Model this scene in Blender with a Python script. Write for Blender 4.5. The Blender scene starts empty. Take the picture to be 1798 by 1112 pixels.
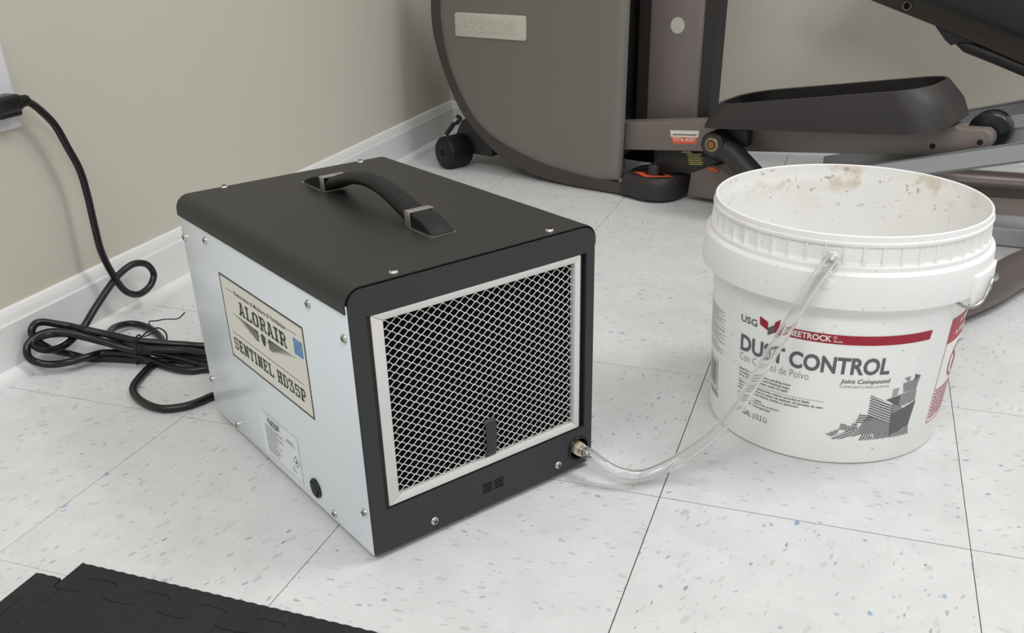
import bpy, bmesh, math, random
from mathutils import Vector, Matrix
from mathutils.geometry import tessellate_polygon
random.seed(7)
D = bpy.data
S = bpy.context.scene
COL = S.collection
PI = math.pi


def lin(c):
    c = c / 255.0
    return c / 12.92 if c <= 0.04045 else ((c + 0.055) / 1.055) ** 2.4


def rgb(r, g, b):
    return (lin(r), lin(g), lin(b), 1.0)


# ------------------------------------------------------------------ camera, light, exposure
cam_d = D.cameras.new('camera')
cam = D.objects.new('camera', cam_d)
COL.objects.link(cam)
S.camera = cam
cam_d.sensor_width = 36.0
cam_d.lens = 1639.35 / 1798 * 36.0
cam_d.shift_y = 145.05 / 1798
cam_d.clip_start = 0.02
cam.matrix_world = Matrix(((0.9429, -0.1356, 0.3041, 0.7502),
                           (0.3321, 0.4467, -0.8307, -0.8355),
                           (-0.0232, 0.8843, 0.4663, 0.5623),
                           (0, 0, 0, 1)))

world = D.worlds.new('room_light')
S.world = world
world.use_nodes = True
wn = world.node_tree.nodes
wn['Background'].inputs[0].default_value = (0.96, 0.98, 1.0, 1)
wn['Background'].inputs[1].default_value = 0.455


def area(name, loc, sx, sy, power, color=(1, 0.992, 0.985), rot=(0, 0, 0)):
    l = D.lights.new(name, 'AREA')
    l.shape = 'RECTANGLE'
    l.size, l.size_y, l.energy, l.color = sx, sy, power, color
    o = D.objects.new(name, l)
    o.location = loc
    o.rotation_euler = rot
    COL.objects.link(o)
    return o


area('ceiling_panel_light', (0.35, 0.60, 2.55), 1.2, 0.6, 4)
area('ceiling_panel_light', (1.9, 0.60, 2.55), 1.2, 0.6, 32)
area('ceiling_panel_light', (0.35, -1.9, 2.55), 1.2, 0.6, 27)
area('ceiling_panel_light', (1.9, -1.9, 2.55), 1.2, 0.6, 32)

S.view_settings.view_transform = 'Standard'
S.view_settings.look = 'None'
S.view_settings.gamma = 1.0
S.view_settings.exposure = 0.0
S.view_settings.use_curve_mapping = False
try:
    S.cycles.use_denoising = True
except Exception:
    pass


# ------------------------------------------------------------------ helpers
def mat(name, col, rough=0.5, metal=0.0, spec=0.5, bump=None, var=None, coat=0.0):
    """procedural principled material; bump=(scale,strength), var=(scale, amount)"""
    m = D.materials.new(name)
    m.use_nodes = True
    nt = m.node_tree
    b = nt.nodes['Principled BSDF']
    b.inputs['Base Color'].default_value = col
    b.inputs['Roughness'].default_value = rough
    b.inputs['Metallic'].default_value = metal
    b.inputs['Specular IOR Level'].default_value = spec
    b.inputs['Coat Weight'].default_value = coat
    tc = nt.nodes.new('ShaderNodeTexCoord')
    if var:
        n = nt.nodes.new('ShaderNodeTexNoise')
        n.inputs['Scale'].default_value = var[0]
        n.inputs['Detail'].default_value = 5
        nt.links.new(tc.outputs['Object'], n.inputs['Vector'])
        r = nt.nodes.new('ShaderNodeMapRange')
        r.inputs[1].default_value = 0.3
        r.inputs[2].default_value = 0.7
        r.inputs[3].default_value = 1 - var[1]
        r.inputs[4].default_value = 1 + var[1]
        nt.links.new(n.outputs['Fac'], r.inputs[0])
        mx = nt.nodes.new('ShaderNodeVectorMath')
        mx.operation = 'SCALE'
        mx.inputs[0].default_value = col[:3]
        nt.links.new(r.outputs[0], mx.inputs['Scale'])
        nt.links.new(mx.outputs[0], b.inputs['Base Color'])
    if bump:
        n = nt.nodes.new('ShaderNodeTexNoise')
        n.inputs['Scale'].default_value = bump[0]
        n.inputs['Detail'].default_value = 3
        nt.links.new(tc.outputs['Object'], n.inputs['Vector'])
        bp = nt.nodes.new('ShaderNodeBump')
        bp.inputs['Strength'].default_value = bump[1]
        bp.inputs['Distance'].default_value = 0.001
        nt.links.new(n.outputs['Fac'], bp.inputs['Height'])
        nt.links.new(bp.outputs[0], b.inputs['Normal'])
    return m


def link(o, parent=None):
    COL.objects.link(o)
    if parent:
        o.parent = parent
    return o


def thing(name, label, cat, loc=(0, 0, 0), rz=0.0, group=None):
    o = D.objects.new(name, None)
    o.empty_display_size = 0.05
    o.location = loc
    o.rotation_euler = (0, 0, rz)
    o['label'] = label
    o['category'] = cat
    if group:
        o['group'] = group
    return link(o)


def tag(o, label, cat, group=None):
    o['label'] = label
    o['category'] = cat
    if group:
        o['group'] = group
    return o


class MB:
    def __init__(self):
        self.v, self.f, self.mi = [], [], []

    def add(self, vs, fs, mi=0):
        n = len(self.v)
        self.v += [tuple(p) for p in vs]
        self.f += [tuple(i + n for i in f) for f in fs]
        self.mi += [mi] * len(fs)
        return self

    def box(self, x0, x1, y0, y1, z0, z1, mi=0):
        vs = [(x, y, z) for x in (x0, x1) for y in (y0, y1) for z in (z0, z1)]
        return self.add(vs, [(0, 1, 3, 2), (4, 6, 7, 5), (0, 4, 5, 1), (2, 3, 7, 6), (0, 2, 6, 4), (1, 5, 7, 3)], mi)

    def plate(self, outer, holes, d0, d1, axis='y', mi=0):
        """prism of a 2D outline (with holes), extruded along axis from d0 to d1"""
        loops = [outer] + list(holes)
        flat = [p for l in loops for p in l]
        tris = tessellate_polygon([[Vector((p[0], p[1], 0)) for p in l] for l in loops])

        def P(p, d):
            return {'y': (p[0], d, p[1]), 'x': (d, p[0], p[1]), 'z': (p[0], p[1], d)}[axis]
        n = len(flat)
        vs = [P(p, d0) for p in flat] + [P(p, d1) for p in flat]
        fs = [tuple(t) for t in tris] + [tuple(i + n for i in reversed(t)) for t in tris]
        k = 0
        for l in loops:
            m = len(l)
            for i in range(m):
                a, b = k + i, k + (i + 1) % m
                fs.append((a, b, b + n, a + n))
            k += m
        return self.add(vs, fs, mi)

    def lathe(self, prof, n=48, c=(0, 0, 0), axis='z', mi=0, close=False):
        vs, fs = [], []
        m = len(prof)
        for i in range(n):
            a = 2 * PI * i / n
            ca, sa = math.cos(a), math.sin(a)
            for r, h in prof:
                p = {'z': (r * ca, r * sa, h), 'y': (r * ca, h, r * sa), 'x': (h, r * ca, r * sa)}[axis]
                vs.append((p[0] + c[0], p[1] + c[1], p[2] + c[2]))
        for i in range(n):
            j = (i + 1) % n
            for k in range(m if close else m - 1):
                l = (k + 1) % m
                fs.append((i * m + k, j * m + k, j * m + l, i * m + l))
        return self.add(vs, fs, mi)

    def tube(self, pts, r, n=12, closed=False, cap=True, mi=0):
        pts = [Vector(p) for p in pts]
        m = len(pts)
        rs = r if isinstance(r, (list, tuple)) else [r] * m
        tang = []
        for i in range(m):
            if closed:
                t = pts[(i + 1) % m] - pts[i - 1]
            else:
                t = pts[min(i + 1, m - 1)] - pts[max(i - 1, 0)]
            tang.append(t.normalized())
        up = Vector((0, 0, 1)) if abs(tang[0].z) < 0.9 else Vector((1, 0, 0))
        nrm = (up - tang[0] * up.dot(tang[0])).normalized()
        vs, fs = [], []
        for i in range(m):
            if i:
                q = tang[i - 1].rotation_difference(tang[i])
                nrm = q @ nrm
                nrm = (nrm - tang[i] * nrm.dot(tang[i])).normalized()
            b = tang[i].cross(nrm)
            for k in range(n):
                a = 2 * PI * k / n
                vs.append(pts[i] + (nrm * math.cos(a) + b * math.sin(a)) * rs[i])
        for i in range(m if closed else m - 1):
            j = (i + 1) % m
            for k in range(n):
                l = (k + 1) % n
                fs.append((i * n + k, i * n + l, j * n + l, j * n + k))
        if cap and not closed:
            fs.append(tuple(range(n - 1, -1, -1)))
            fs.append(tuple((m - 1) * n + k for k in range(n)))
        return self.add(vs, fs, mi)

    def loft(self, rings, cap=True, mi=0, closed_ring=True):
        m = len(rings[0])
        vs = [p for r in rings for p in r]
        fs = []
        for i in range(len(rings) - 1):
            for k in range(m if closed_ring else m - 1):
                l = (k + 1) % m
                fs.append((i * m + k, i * m + l, (i + 1) * m + l, (i + 1) * m + k))
        if cap:
            fs.append(tuple(range(m - 1, -1, -1)))
            fs.append(tuple((len(rings) - 1) * m + k for k in range(m)))
        return self.add(vs, fs, mi)

    def build(self, name, mats, parent=None, bevel=0.0, seg=2, smooth=35, fix=True):
        me = D.meshes.new(name)
        me.from_pydata(self.v, [], self.f)
        for m in (mats if isinstance(mats, (list, tuple)) else [mats]):
            me.materials.append(m)
        for p, i in zip(me.polygons, self.mi):
            p.material_index = i
        bm = bmesh.new()
        bm.from_mesh(me)
        if fix:
            bmesh.ops.recalc_face_normals(bm, faces=bm.faces)
        if bevel > 0:
            es = [e for e in bm.edges if len(e.link_faces) == 2 and e.calc_face_angle(0) > math.radians(30)]
            bmesh.ops.bevel(bm, geom=es, offset=bevel, segments=seg, affect='EDGES', clamp_overlap=True, profile=0.5)
        bm.to_mesh(me)
        bm.free()
        if smooth:
            me.polygons.foreach_set('use_smooth', [True] * len(me.polygons))
            me.set_sharp_from_angle(angle=math.radians(smooth))
        o = D.objects.new(name, me)
        return link(o, parent)


def spline(pts, k=8, closed=False):
    pts = [Vector(p) for p in pts]
    n = len(pts)
    out = []
    for i in range(n if closed else n - 1):
        if closed:
            p0, p1, p2, p3 = pts[i - 1], pts[i], pts[(i + 1) % n], pts[(i + 2) % n]
        else:
            p1, p2 = pts[i], pts[i + 1]
            p0 = pts[i - 1] if i else p1 * 2 - p2
            p3 = pts[i + 2] if i + 2 < n else p2 * 2 - p1
        for j in range(k):
            t = j / k
            out.append(0.5 * ((2 * p1) + (p2 - p0) * t + (2 * p0 - 5 * p1 + 4 * p2 - p3) * t * t + (3 * p1 - p0 - 3 * p2 + p3) * t ** 3))
    if not closed:
        out.append(pts[-1])
    return out


def rrect(x0, x1, y0, y1, r, n=6, corners=(1, 1, 1, 1)):
    """ccw from bottom-left; corners = bl, br, tr, tl rounded or not"""
    out = []
    for (cx, cy, a0, c, px, py) in ((x0 + r, y0 + r, PI, corners[0], x0, y0), (x1 - r, y0 + r, 1.5 * PI, corners[1], x1, y0),
                                    (x1 - r, y1 - r, 0, corners[2], x1, y1), (x0 + r, y1 - r, 0.5 * PI, corners[3], x0, y1)):
        if c:
            for i in range(n + 1):
                a = a0 + 0.5 * PI * i / n
                out.append((cx + r * math.cos(a), cy + r * math.sin(a)))
        else:
            out.append((px, py))
    return out


def circ(cx, cy, r, n=32, a0=0.0):
    return [(cx + r * math.cos(a0 + 2 * PI * i / n), cy + r * math.sin(a0 + 2 * PI * i / n)) for i in range(n)]


_txt = {}


def text2d(s, offset=0.0, shear=0.0):
    """flat outline mesh of a string as (verts2d, faces)"""
    key = (s, offset, shear)
    if key in _txt:
        return _txt[key]
    c = D.curves.new('lettering_source', 'FONT')
    c.body = s
    c.size = 1.0
    c.offset = offset
    c.shear = shear
    c.resolution_u = 3
    o = D.objects.new('lettering_source', c)
    me = D.meshes.new_from_object(o)
    vs = [(v.co.x, v.co.y) for v in me.vertices]
    fs = [tuple(p.vertices) for p in me.polygons]
    D.objects.remove(o)
    D.meshes.remove(me)
    D.curves.remove(c)
    _txt[key] = (vs, fs)
    return vs, fs


class Print:
    """flat print: 2D shapes in a panel's own (x, z), mapped onto the panel by fn"""
    def __init__(self):
        self.v, self.f, self.mi = [], [], []

    def add(self, vs, fs, mi=0):
        n = len(self.v)
        self.v += list(vs)
        self.f += [tuple(i + n for i in f) for f in fs]
        self.mi += [mi] * len(fs)

    def text(self, s, x0, x1, y0, y1, mi=0, offset=0.0, shear=0.0):
        vs, fs = text2d(s, offset, shear)
        ax, bx = min(v[0] for v in vs), max(v[0] for v in vs)
        ay, by = min(v[1] for v in vs), max(v[1] for v in vs)
        self.add([(x0 + (v[0] - ax) / (bx - ax) * (x1 - x0), y0 + (v[1] - ay) / (by - ay) * (y1 - y0)) for v in vs], fs, mi)

    def poly(self, pts, mi=0, holes=()):
        loops = [pts] + list(holes)
        flat = [p for l in loops for p in l]
        tr = tessellate_polygon([[Vector((p[0], p[1], 0)) for p in l] for l in loops])
        self.add(flat, [tuple(t) for t in tr], mi)

    def rect(self, x0, x1, y0, y1, mi=0):
        self.add([(x0, y0), (x1, y0), (x1, y1), (x0, y1)], [(0, 1, 2, 3)], mi)

    def stroke(self, pts, t, mi=0):
        for a, b in zip(pts, pts[1:]):
            dx, dy = b[0] - a[0], b[1] - a[1]
            l = math.hypot(dx, dy) or 1
            dx, dy = dx / l * t / 2, dy / l * t / 2
            self.add([(a[0] - dx + dy, a[1] - dy - dx), (b[0] + dx + dy, b[1] + dy - dx), (b[0] + dx - dy, b[1] + dy + dx), (a[0] - dx - dy, a[1] - dy + dx)], [(0, 1, 2, 3)], mi)

    def stripes(self, poly, ang, pitch, duty, mi=0, phase=0.0):
        """fill a convex polygon with parallel stripes"""
        ca, sa = math.cos(ang), math.sin(ang)
        nx, ny = -sa, ca
        d = [p[0] * nx + p[1] * ny for p in poly]
        k = math.floor(min(d) / pitch) - 1
        while k * pitch < max(d):
            lo, hi = (k + phase) * pitch, (k + phase + duty) * pitch
            q = clip(clip(poly, (nx, ny), lo), (-nx, -ny), -hi)
            if len(q) > 2:
                self.add(q, [tuple(range(len(q)))], mi)
            k += 1

    def build(self, name, mats, parent, fn, cut=None):
        me = D.meshes.new(name)
        me.from_pydata([(p[0], p[1], 0) for p in self.v], [], self.f)
        for m in (mats if isinstance(mats, (list, tuple)) else [mats]):
            me.materials.append(m)
        for p, i in zip(me.polygons, self.mi):
            p.material_index = i
        bm = bmesh.new()
        bm.from_mesh(me)
        if cut:
            xs = [v[0] for v in self.v]
            x = math.ceil(min(xs) / cut) * cut
            while x < max(xs):
                bmesh.ops.bisect_plane(bm, geom=bm.verts[:] + bm.edges[:] + bm.faces[:], plane_co=(x, 0, 0), plane_no=(1, 0, 0), dist=1e-6)
                x += cut
        for v in bm.verts:
            v.co = fn(v.co.x, v.co.y)
        bm.to_mesh(me)
        bm.free()
        return link(D.objects.new(name, me), parent)


def clip(poly, n, d):
    out = []
    m = len(poly)
    for i in range(m):
        a, b = poly[i], poly[(i + 1) % m]
        da, db = a[0] * n[0] + a[1] * n[1] - d, b[0] * n[0] + b[1] * n[1] - d
        if da >= 0:
            out.append(a)
        if da * db < 0:
            t = da / (da - db)
            out.append((a[0] + (b[0] - a[0]) * t, a[1] + (b[1] - a[1]) * t))
    return out


# ------------------------------------------------------------------ materials of the room
def tile_material():
    m = D.materials.new('vinyl_composition_tile')
    m.use_nodes = True
    nt = m.node_tree
    N, L = nt.nodes, nt.links
    b = N['Principled BSDF']
    b.inputs['Roughness'].default_value = 0.42
    b.inputs['Specular IOR Level'].default_value = 0.35
    tc = N.new('ShaderNodeTexCoord')
    oi = N.new('ShaderNodeObjectInfo')
    # every tile has its own patch of the pattern and its own grain direction
    off = N.new('ShaderNodeVectorMath')
    off.operation = 'SCALE'
    off.inputs[0].default_value = (37.0, 53.0, 11.0)
    L.new(oi.outputs['Random'], off.inputs['Scale'])
    ang = N.new('ShaderNodeMath')
    ang.operation = 'MULTIPLY'
    ang.inputs[1].default_value = 3.0
    L.new(oi.outputs['Random'], ang.inputs[0])
    rot = N.new('ShaderNodeVectorRotate')
    rot.rotation_type = 'Z_AXIS'
    L.new(tc.outputs['Object'], rot.inputs['Vector'])
    L.new(ang.outputs[0], rot.inputs['Angle'])
    add = N.new('ShaderNodeVectorMath')
    L.new(rot.outputs[0], add.inputs[0])
    L.new(off.outputs[0], add.inputs[1])
    warp = N.new('ShaderNodeTexNoise')
    warp.inputs['Scale'].default_value = 160
    warp.inputs['Detail'].default_value = 2
    L.new(add.outputs[0], warp.inputs['Vector'])
    wsc = N.new('ShaderNodeVectorMath')
    wsc.operation = 'MULTIPLY_ADD'
    wsc.inputs[1].default_value = (0.006, 0.006, 0)
    L.new(warp.outputs['Color'], wsc.inputs[0])
    L.new(add.outputs[0], wsc.inputs[2])

    def chips(scale, stretch, size, share, seed):
        mp = N.new('ShaderNodeMapping')
        mp.inputs['Scale'].default_value = (1.0, stretch, 1.0)
        mp.inputs['Location'].default_value = (seed, seed * 2, 0)
        L.new(wsc.outputs[0], mp.inputs['Vector'])
        v = N.new('ShaderNodeTexVoronoi')
        v.voronoi_dimensions = '2D'
        v.inputs['Scale'].default_value = scale
        L.new(mp.outputs[0], v.inputs['Vector'])
        sep = N.new('ShaderNodeSeparateColor')
        L.new(v.outputs['Color'], sep.inputs[0])
        pick = N.new('ShaderNodeMath')
        pick.operation = 'LESS_THAN'
        pick.inputs[1].default_value = share
        L.new(sep.outputs[0], pick.inputs[0])
        sz = N.new('ShaderNodeMath')
        sz.operation = 'MULTIPLY'
        sz.inputs[1].default_value = size
        L.new(sep.outputs[1], sz.inputs[0])
        r = N.new('ShaderNodeMapRange')
        r.inputs[3].default_value = 1.0
        r.inputs[4].default_value = 0.0
        r.interpolation_type = 'SMOOTHSTEP'
        L.new(v.outputs['Distance'], r.inputs[0])
        lo = N.new('ShaderNodeMath')
        lo.operation = 'MULTIPLY'
        lo.inputs[1].default_value = 0.6
        L.new(sz.outputs[0], lo.inputs[0])
        L.new(lo.outputs[0], r.inputs[1])
        L.new(sz.outputs[0], r.inputs[2])
        mu = N.new('ShaderNodeMath')
        mu.operation = 'MULTIPLY'
        L.new(pick.outputs[0], mu.inputs[0])
        L.new(r.outputs[0], mu.inputs[1])
        mu2 = N.new('ShaderNodeMath')
        mu2.operation = 'MULTIPLY'
        L.new(mu.outputs[0], mu2.inputs[0])
        L.new(sep.outputs[2], mu2.inputs[1])
        return mu2.outputs[0]

    base = N.new('ShaderNodeTexNoise')
    base.inputs['Scale'].default_value = 22
    base.inputs['Detail'].default_value = 6
    base.inputs['Roughness'].default_value = 0.65
    L.new(add.outputs[0], base.inputs['Vector'])
    cr = N.new('ShaderNodeValToRGB')
    cr.color_ramp.elements[0].position = 0.3
    cr.color_ramp.elements[0].color = (0.612, 0.615, 0.615, 1)
    cr.color_ramp.elements[1].position = 0.7
    cr.color_ramp.elements[1].color = (0.69, 0.693, 0.693, 1)
    L.new(base.outputs['Fac'], cr.inputs[0])
    cur = cr.outputs[0]
    for (sc, st, size, share, seed, col, k) in ((100, 0.40, 0.36, 0.30, 1.3, (0.42, 0.42, 0.41, 1), 0.55),
                                                (170, 0.36, 0.40, 0.28, 4.1, (0.44, 0.45, 0.45, 1), 0.75),
                                                (200, 0.30, 0.34, 0.10, 7.7, (0.20, 0.20, 0.20, 1), 0.75),
                                                (105, 0.6, 0.36, 0.032, 9.2, (0.16, 0.32, 0.50, 1), 0.85),
                                                (150, 0.6, 0.36, 0.045, 12.9, (0.26, 0.36, 0.50, 1), 0.8)):
        mx = N.new('ShaderNodeMix')
        mx.data_type = 'RGBA'
        f = N.new('ShaderNodeMath')
        f.operation = 'MULTIPLY'
        f.inputs[1].default_value = k
        L.new(chips(sc, st, size, share, seed), f.inputs[0])
        L.new(f.outputs[0], mx.inputs[0])
        L.new(cur, mx.inputs[6])
        mx.inputs[7].default_value = col
        cur = mx.outputs[2]
    L.new(cur, b.inputs['Base Color'])
    bp = N.new('ShaderNodeBump')
    bp.inputs['Strength'].default_value = 0.08
    bp.inputs['Distance'].default_value = 0.002
    L.new(base.outputs['Fac'], bp.inputs['Height'])
    L.new(bp.outputs[0], b.inputs['Normal'])
    return m


M = {}
M['tile'] = tile_material()
M['joint'] = mat('tile_joint_dirt', rgb(86, 80, 70), 0.9)
M['wall'] = mat('beige_wall_paint', rgb(206, 201, 188), 0.55, spec=0.3, bump=(260, 0.12), var=(2.5, 0.02))
M['trimw'] = mat('white_trim_paint', rgb(230, 230, 229), 0.38, var=(9, 0.02))

# ------------------------------------------------------------------ the setting
T = 0.3048
XW, YB = -0.3075, 1.620                        # wall faces
XR, YF = 3.05, -2.4384
fl = MB().box(XW - 0.1, XR, YF, YB + 0.1, -0.05, -0.0012).build('floor', M['joint'])
fl['kind'] = 'structure'
gx = {0: 0.0008, 1: 0.0011, 2: 0.0012, 3: 0.0009}
gy = {0: 0.0012, 1: 0.0011, 2: 0.0003, 3: 0.0007, -1: 0.0007}
xs = [-T] + [i * T for i in range(0, 11)]
ys = [j * T for j in range(-8, 6)] + [YB]
for i in range(len(xs) - 1):
    for j in range(len(ys) - 1):
        ix, jy = i - 1, j - 8
        hw = lambda g, k: g.get(k, 0.0008) / 2
        x0, x1 = xs[i] + hw(gx, ix), xs[i + 1] - hw(gx, ix + 1)
        y0, y1 = ys[j] + hw(gy, jy), ys[j + 1] - hw(gy, jy + 1)
        cx, cy = (x0 + x1) / 2, (y0 + y1) / 2
        dz = random.uniform(-0.00012, 0.0)
        o = MB().box(x0 - cx, x1 - cx, y0 - cy, y1 - cy, -0.003, dz).build('floor_tile', M['tile'], fl, smooth=0)
        o.location = (cx, cy, 0)

for nm, bx in (('wall_left', (XW - 0.1, XW, YF, YB + 0.1, -0.05, 2.6)), ('wall_back', (XW, XR, YB, YB + 0.1, -0.05, 2.6))):
    w = MB().box(*bx).build(nm, M['wall'])
    w['kind'] = 'structure'

# baseboard with a stepped cap, and the quarter-round shoe at its foot
bb = [(0, 0.0), (0.0115, 0.0), (0.0115, 0.0745), (0.0100, 0.0765), (0.0092, 0.0785), (0.0088, 0.0835), (0.0062, 0.0885), (0.0050, 0.0915), (0.0025, 0.0935), (0, 0.094)]
shoe = [(0.0115, 0)] + [(0.0115 + 0.0135 * math.cos(a), 0.0165 * math.sin(a)) for a in [PI / 2 * k / 6 for k in range(7)]]
o = MB().plate([(XW + x, z) for x, z in bb], [], YF, YB, 'y').build('baseboard_left', M['trimw'], smooth=25)
o['kind'] = 'structure'
MB().plate([(XW + x, z) for x, z in shoe], [], YF, YB, 'y').build('shoe_moulding', M['trimw'], o)
o = MB().plate([(YB - x, z) for x, z in bb], [], XW, XR, 'x').build('baseboard_back', M['trimw'], smooth=25)
o['kind'] = 'structure'
MB().plate([(YB - x, z) for x, z in shoe], [], XW + 0.012, XR, 'x').build('shoe_moulding', M['trimw'], o)

# ------------------------------------------------------------------ dehumidifier
M['blk'] = mat('black_powder_coat', rgb(45, 44, 43), 0.45, spec=0.36, bump=(900, 0.08), var=(30, 0.03))
M['blk2'] = mat('black_front_powder_coat', rgb(50, 50, 53), 0.5, spec=0.4, bump=(900, 0.08))
M['white'] = mat('white_enamel_sheet', rgb(224, 232, 238), 0.22, spec=0.4)
M['alu'] = mat('pale_aluminium_frame', rgb(220, 218, 214), 0.4, 0.15, var=(60, 0.03))
M['mesh'] = mat('bright_mesh_wire', rgb(226, 226, 224), 0.35, 0.2)
M['foam'] = mat('black_filter_foam', rgb(15, 15, 15), 1.0, spec=0.1, bump=(700, 0.5))
M['gask'] = mat('brown_black_foam_gasket', rgb(46, 38, 32), 0.95, bump=(600, 1.0), var=(300, 0.35))
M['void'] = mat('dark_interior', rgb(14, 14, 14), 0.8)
M['rub'] = mat('black_rubber', rgb(20, 20, 21), 0.5, spec=0.35, bump=(300, 0.1))
M['gloss'] = mat('glossy_black_plastic', rgb(24, 24, 26), 0.22, spec=0.5)
M['chrome'] = mat('bright_screw_steel', rgb(205, 203, 196), 0.22, 0.9)
M['nickel'] = mat('satin_nickel', rgb(190, 188, 182), 0.32, 0.85)
M['cream'] = mat('cream_label_print', rgb(226, 225, 214), 0.4)
M['ink'] = mat('dark_grey_print', rgb(54, 56, 54), 0.5)
M['blue'] = mat('blue_energy_print', rgb(70, 138, 196), 0.45)
M['lblw'] = mat('pale_rating_label', rgb(228, 233, 236), 0.35)
M['grey'] = mat('mid_grey_print', rgb(120, 124, 128), 0.5)
M['brass'] = mat('pale_brass_fitting', rgb(224, 210, 182), 0.32, 0.55)

W, DP, Z0, H = 0.2837, 0.3942, 0.008, 0.2824
DH = thing('dehumidifier', 'black and white box dehumidifier with top handle and mesh filter front, drain hose attached', 'dehumidifier',
           (0.3696, -0.1959, 0), 0.9981)
lp = [(0.0015, Z0), (0.384, Z0), (0.3905, 0.0125), (0.3938, 0.020), (0.3938, 0.2675), (0.0015, 0.2675)]
LPAN = MB().plate(lp, [], 0.0002, 0.0016, 'x').build('left_panel', M['white'], DH, bevel=0.0005)
LPAN['label'] = 'glossy white side panel with a name plate'
MB().plate(lp, [], W - 0.0016, W - 0.0002, 'x').build('right_panel', M['white'], DH, bevel=0.0005)
MB().box(0.002, W - 0.002, 0.014, DP - 0.001, Z0 + 0.0005, Z0 + 0.002).build('base_pan', M['white'], DH)
MB().box(0.004, W - 0.004, DP - 0.0022, DP - 0.0002, Z0 + 0.002, 0.276).build('rear_panel', M['blk2'], DH)
MB().box(0.004, W - 0.004, 0.040, DP - 0.004, Z0 + 0.004, 0.272).build('light_block', M['void'], DH)  # black box added inside the cabinet to block light
# top cover: bent sheet over both sides
R1, R0, TZ = 0.0165, 0.0153, H
zc = 0.2603
arc = lambda x, z, r, a0, a1, n=8: [(x + r * math.cos(a0 + (a1 - a0) * i / n), z + r * math.sin(a0 + (a1 - a0) * i / n)) for i in range(n + 1)]
outp = [(-0.0012, zc)] + arc(-0.0012 + R1, TZ - R1, R1, PI, PI / 2) + arc(W + 0.0012 - R1, TZ - R1, R1, PI / 2, 0) + [(W + 0.0012, zc)]
inp = [(0.0, zc)] + arc(0.0 + R0, TZ - 0.0012 - R0, R0, PI, PI / 2) + arc(W - R0, TZ - 0.0012 - R0, R0, PI / 2, 0) + [(W, zc)]
MB().plate(outp + inp[::-1], [], 0.0022, DP, 'y').build('top_cover', M['blk'], DH, smooth=25)
# front panel with its openings
fo = rrect(0.0018, W - 0.0018, Z0, TZ - 0.0022, 0.0145, 8, (0, 0, 1, 1))
fhole = [(0.0180, 0.0542), (0.2711, 0.0542), (0.2711, 0.2541), (0.0180, 0.2541)]
slots = []
for c0 in (0.1314, 0.1460):
    for k in range(4):
        z = 0.0242 + k * 0.0031
        slots.append(rrect(c0, c0 + 0.0124, z, z + 0.0019, 0.0007, 2))
fit = circ(0.2624, 0.0298, 0.0128, 32)
FP = MB().plate(fo, [fhole, fit] + slots, 0.0, 0.0016, 'y').build('front_panel', M['blk2'], DH, bevel=0.00035, seg=2, smooth=40)
FP['label'] = 'black front bezel with vent slots'
rim = rrect(0.0022, W - 0.0022, Z0 + 0.0004, TZ - 0.0026, 0.0141, 8, (0, 0, 1, 1))
rim2 = rrect(0.0034, W - 0.0034, Z0 + 0.0016, TZ - 0.0038, 0.0129, 8, (0, 0, 1, 1))
MB().plate(rim, [rim2], 0.0012, 0.014, 'y').build('front_flange', M['blk2'], FP)
MB().box(0.0185, 0.2711, 0.0016, 0.013, 0.2535, 0.2545).box(0.0185, 0.2711, 0.0016, 0.013, 0.0532, 0.0542).box(0.0170, 0.0180, 0.0016, 0.013, 0.0532, 0.2545).box(0.2711, 0.2721, 0.0016, 0.013, 0.0532, 0.2545).build('opening_lip', M['blk2'], FP)
MB().box(0.110, 0.18, 0.0045, 0.006, 0.018, 0.044).build('vent_backing', M['void'], FP)
# filter: mitred frame, expanded mesh, foam, gasket strips, pull tab
fx0, fx1, fz0, fz1 = 0.0222, 0.2633, 0.0566, 0.2536
ix0, ix1, iz0, iz1 = 0.0340, 0.2560, 0.0640, 0.2467
FIL = MB().box(fx0 + 0.002, fx1 - 0.002, 0.0075, 0.020, fz0 + 0.002, fz1 - 0.002).build('filter_foam', M['foam'], DH)
FIL['label'] = 'black foam filter pad behind the mesh'
e = 0.00018
for q in ([(fx0, fz0 + e), (ix0, iz0 + e), (ix0, iz1 - e), (fx0, fz1 - e)], [(fx1, fz0 + e), (fx1, fz1 - e), (ix1, iz1 - e), (ix1, iz0 + e)],
          [(fx0 + e, fz0), (fx1 - e, fz0), (ix1 - e, iz0), (ix0 + e, iz0)], [(fx0 + e, fz1), (ix0 + e, iz1), (ix1 - e, iz1), (fx1 - e, fz1)]):
    MB().plate(q, [], 0.0001, 0.013, 'y').build('frame_bar', M['alu'], DH, bevel=0.0005, seg=2)
MB().box(0.0182, 0.0221, 0.0008, 0.013, 0.0545, 0.2530).build('gasket_strip', M['gask'], DH)
MB().box(0.2636, 0.2676, 0.0030, 0.013, 0.0545, 0.2533).build('gasket_strip', M['gask'], DH)
em = MB()
px, pz, kn = 0.01233, 0.00812, 0.0016
nrow = int((iz1 - iz0) / pz * 2) + 3


def strand(a, b, w=0.00098, y0=0.0036, y1=0.0041, tw=0.0004):
    a = [max(ix0 - 0.001, min(ix1 + 0.001, a[0])), a[1]]
    dx, dz = b[0] - a[0], b[1] - a[1]
    l = math.hypot(dx, dz)
    if l < 1e-6:
        return
    nx, nz = -dz / l * w / 2, dx / l * w / 2
    vs = []
    for (p, yy) in ((a, 0.0), (b, tw)):
        for s in (-1, 1):
            for y in (y0, y1):
                vs.append((p[0] + nx * s, y + yy, p[1] + nz * s))
    em.add(vs, [(0, 1, 3, 2), (4, 6, 7, 5), (0, 4, 5, 1), (2, 3, 7, 6), (0, 2, 6, 4), (1, 5, 7, 3)])


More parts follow.
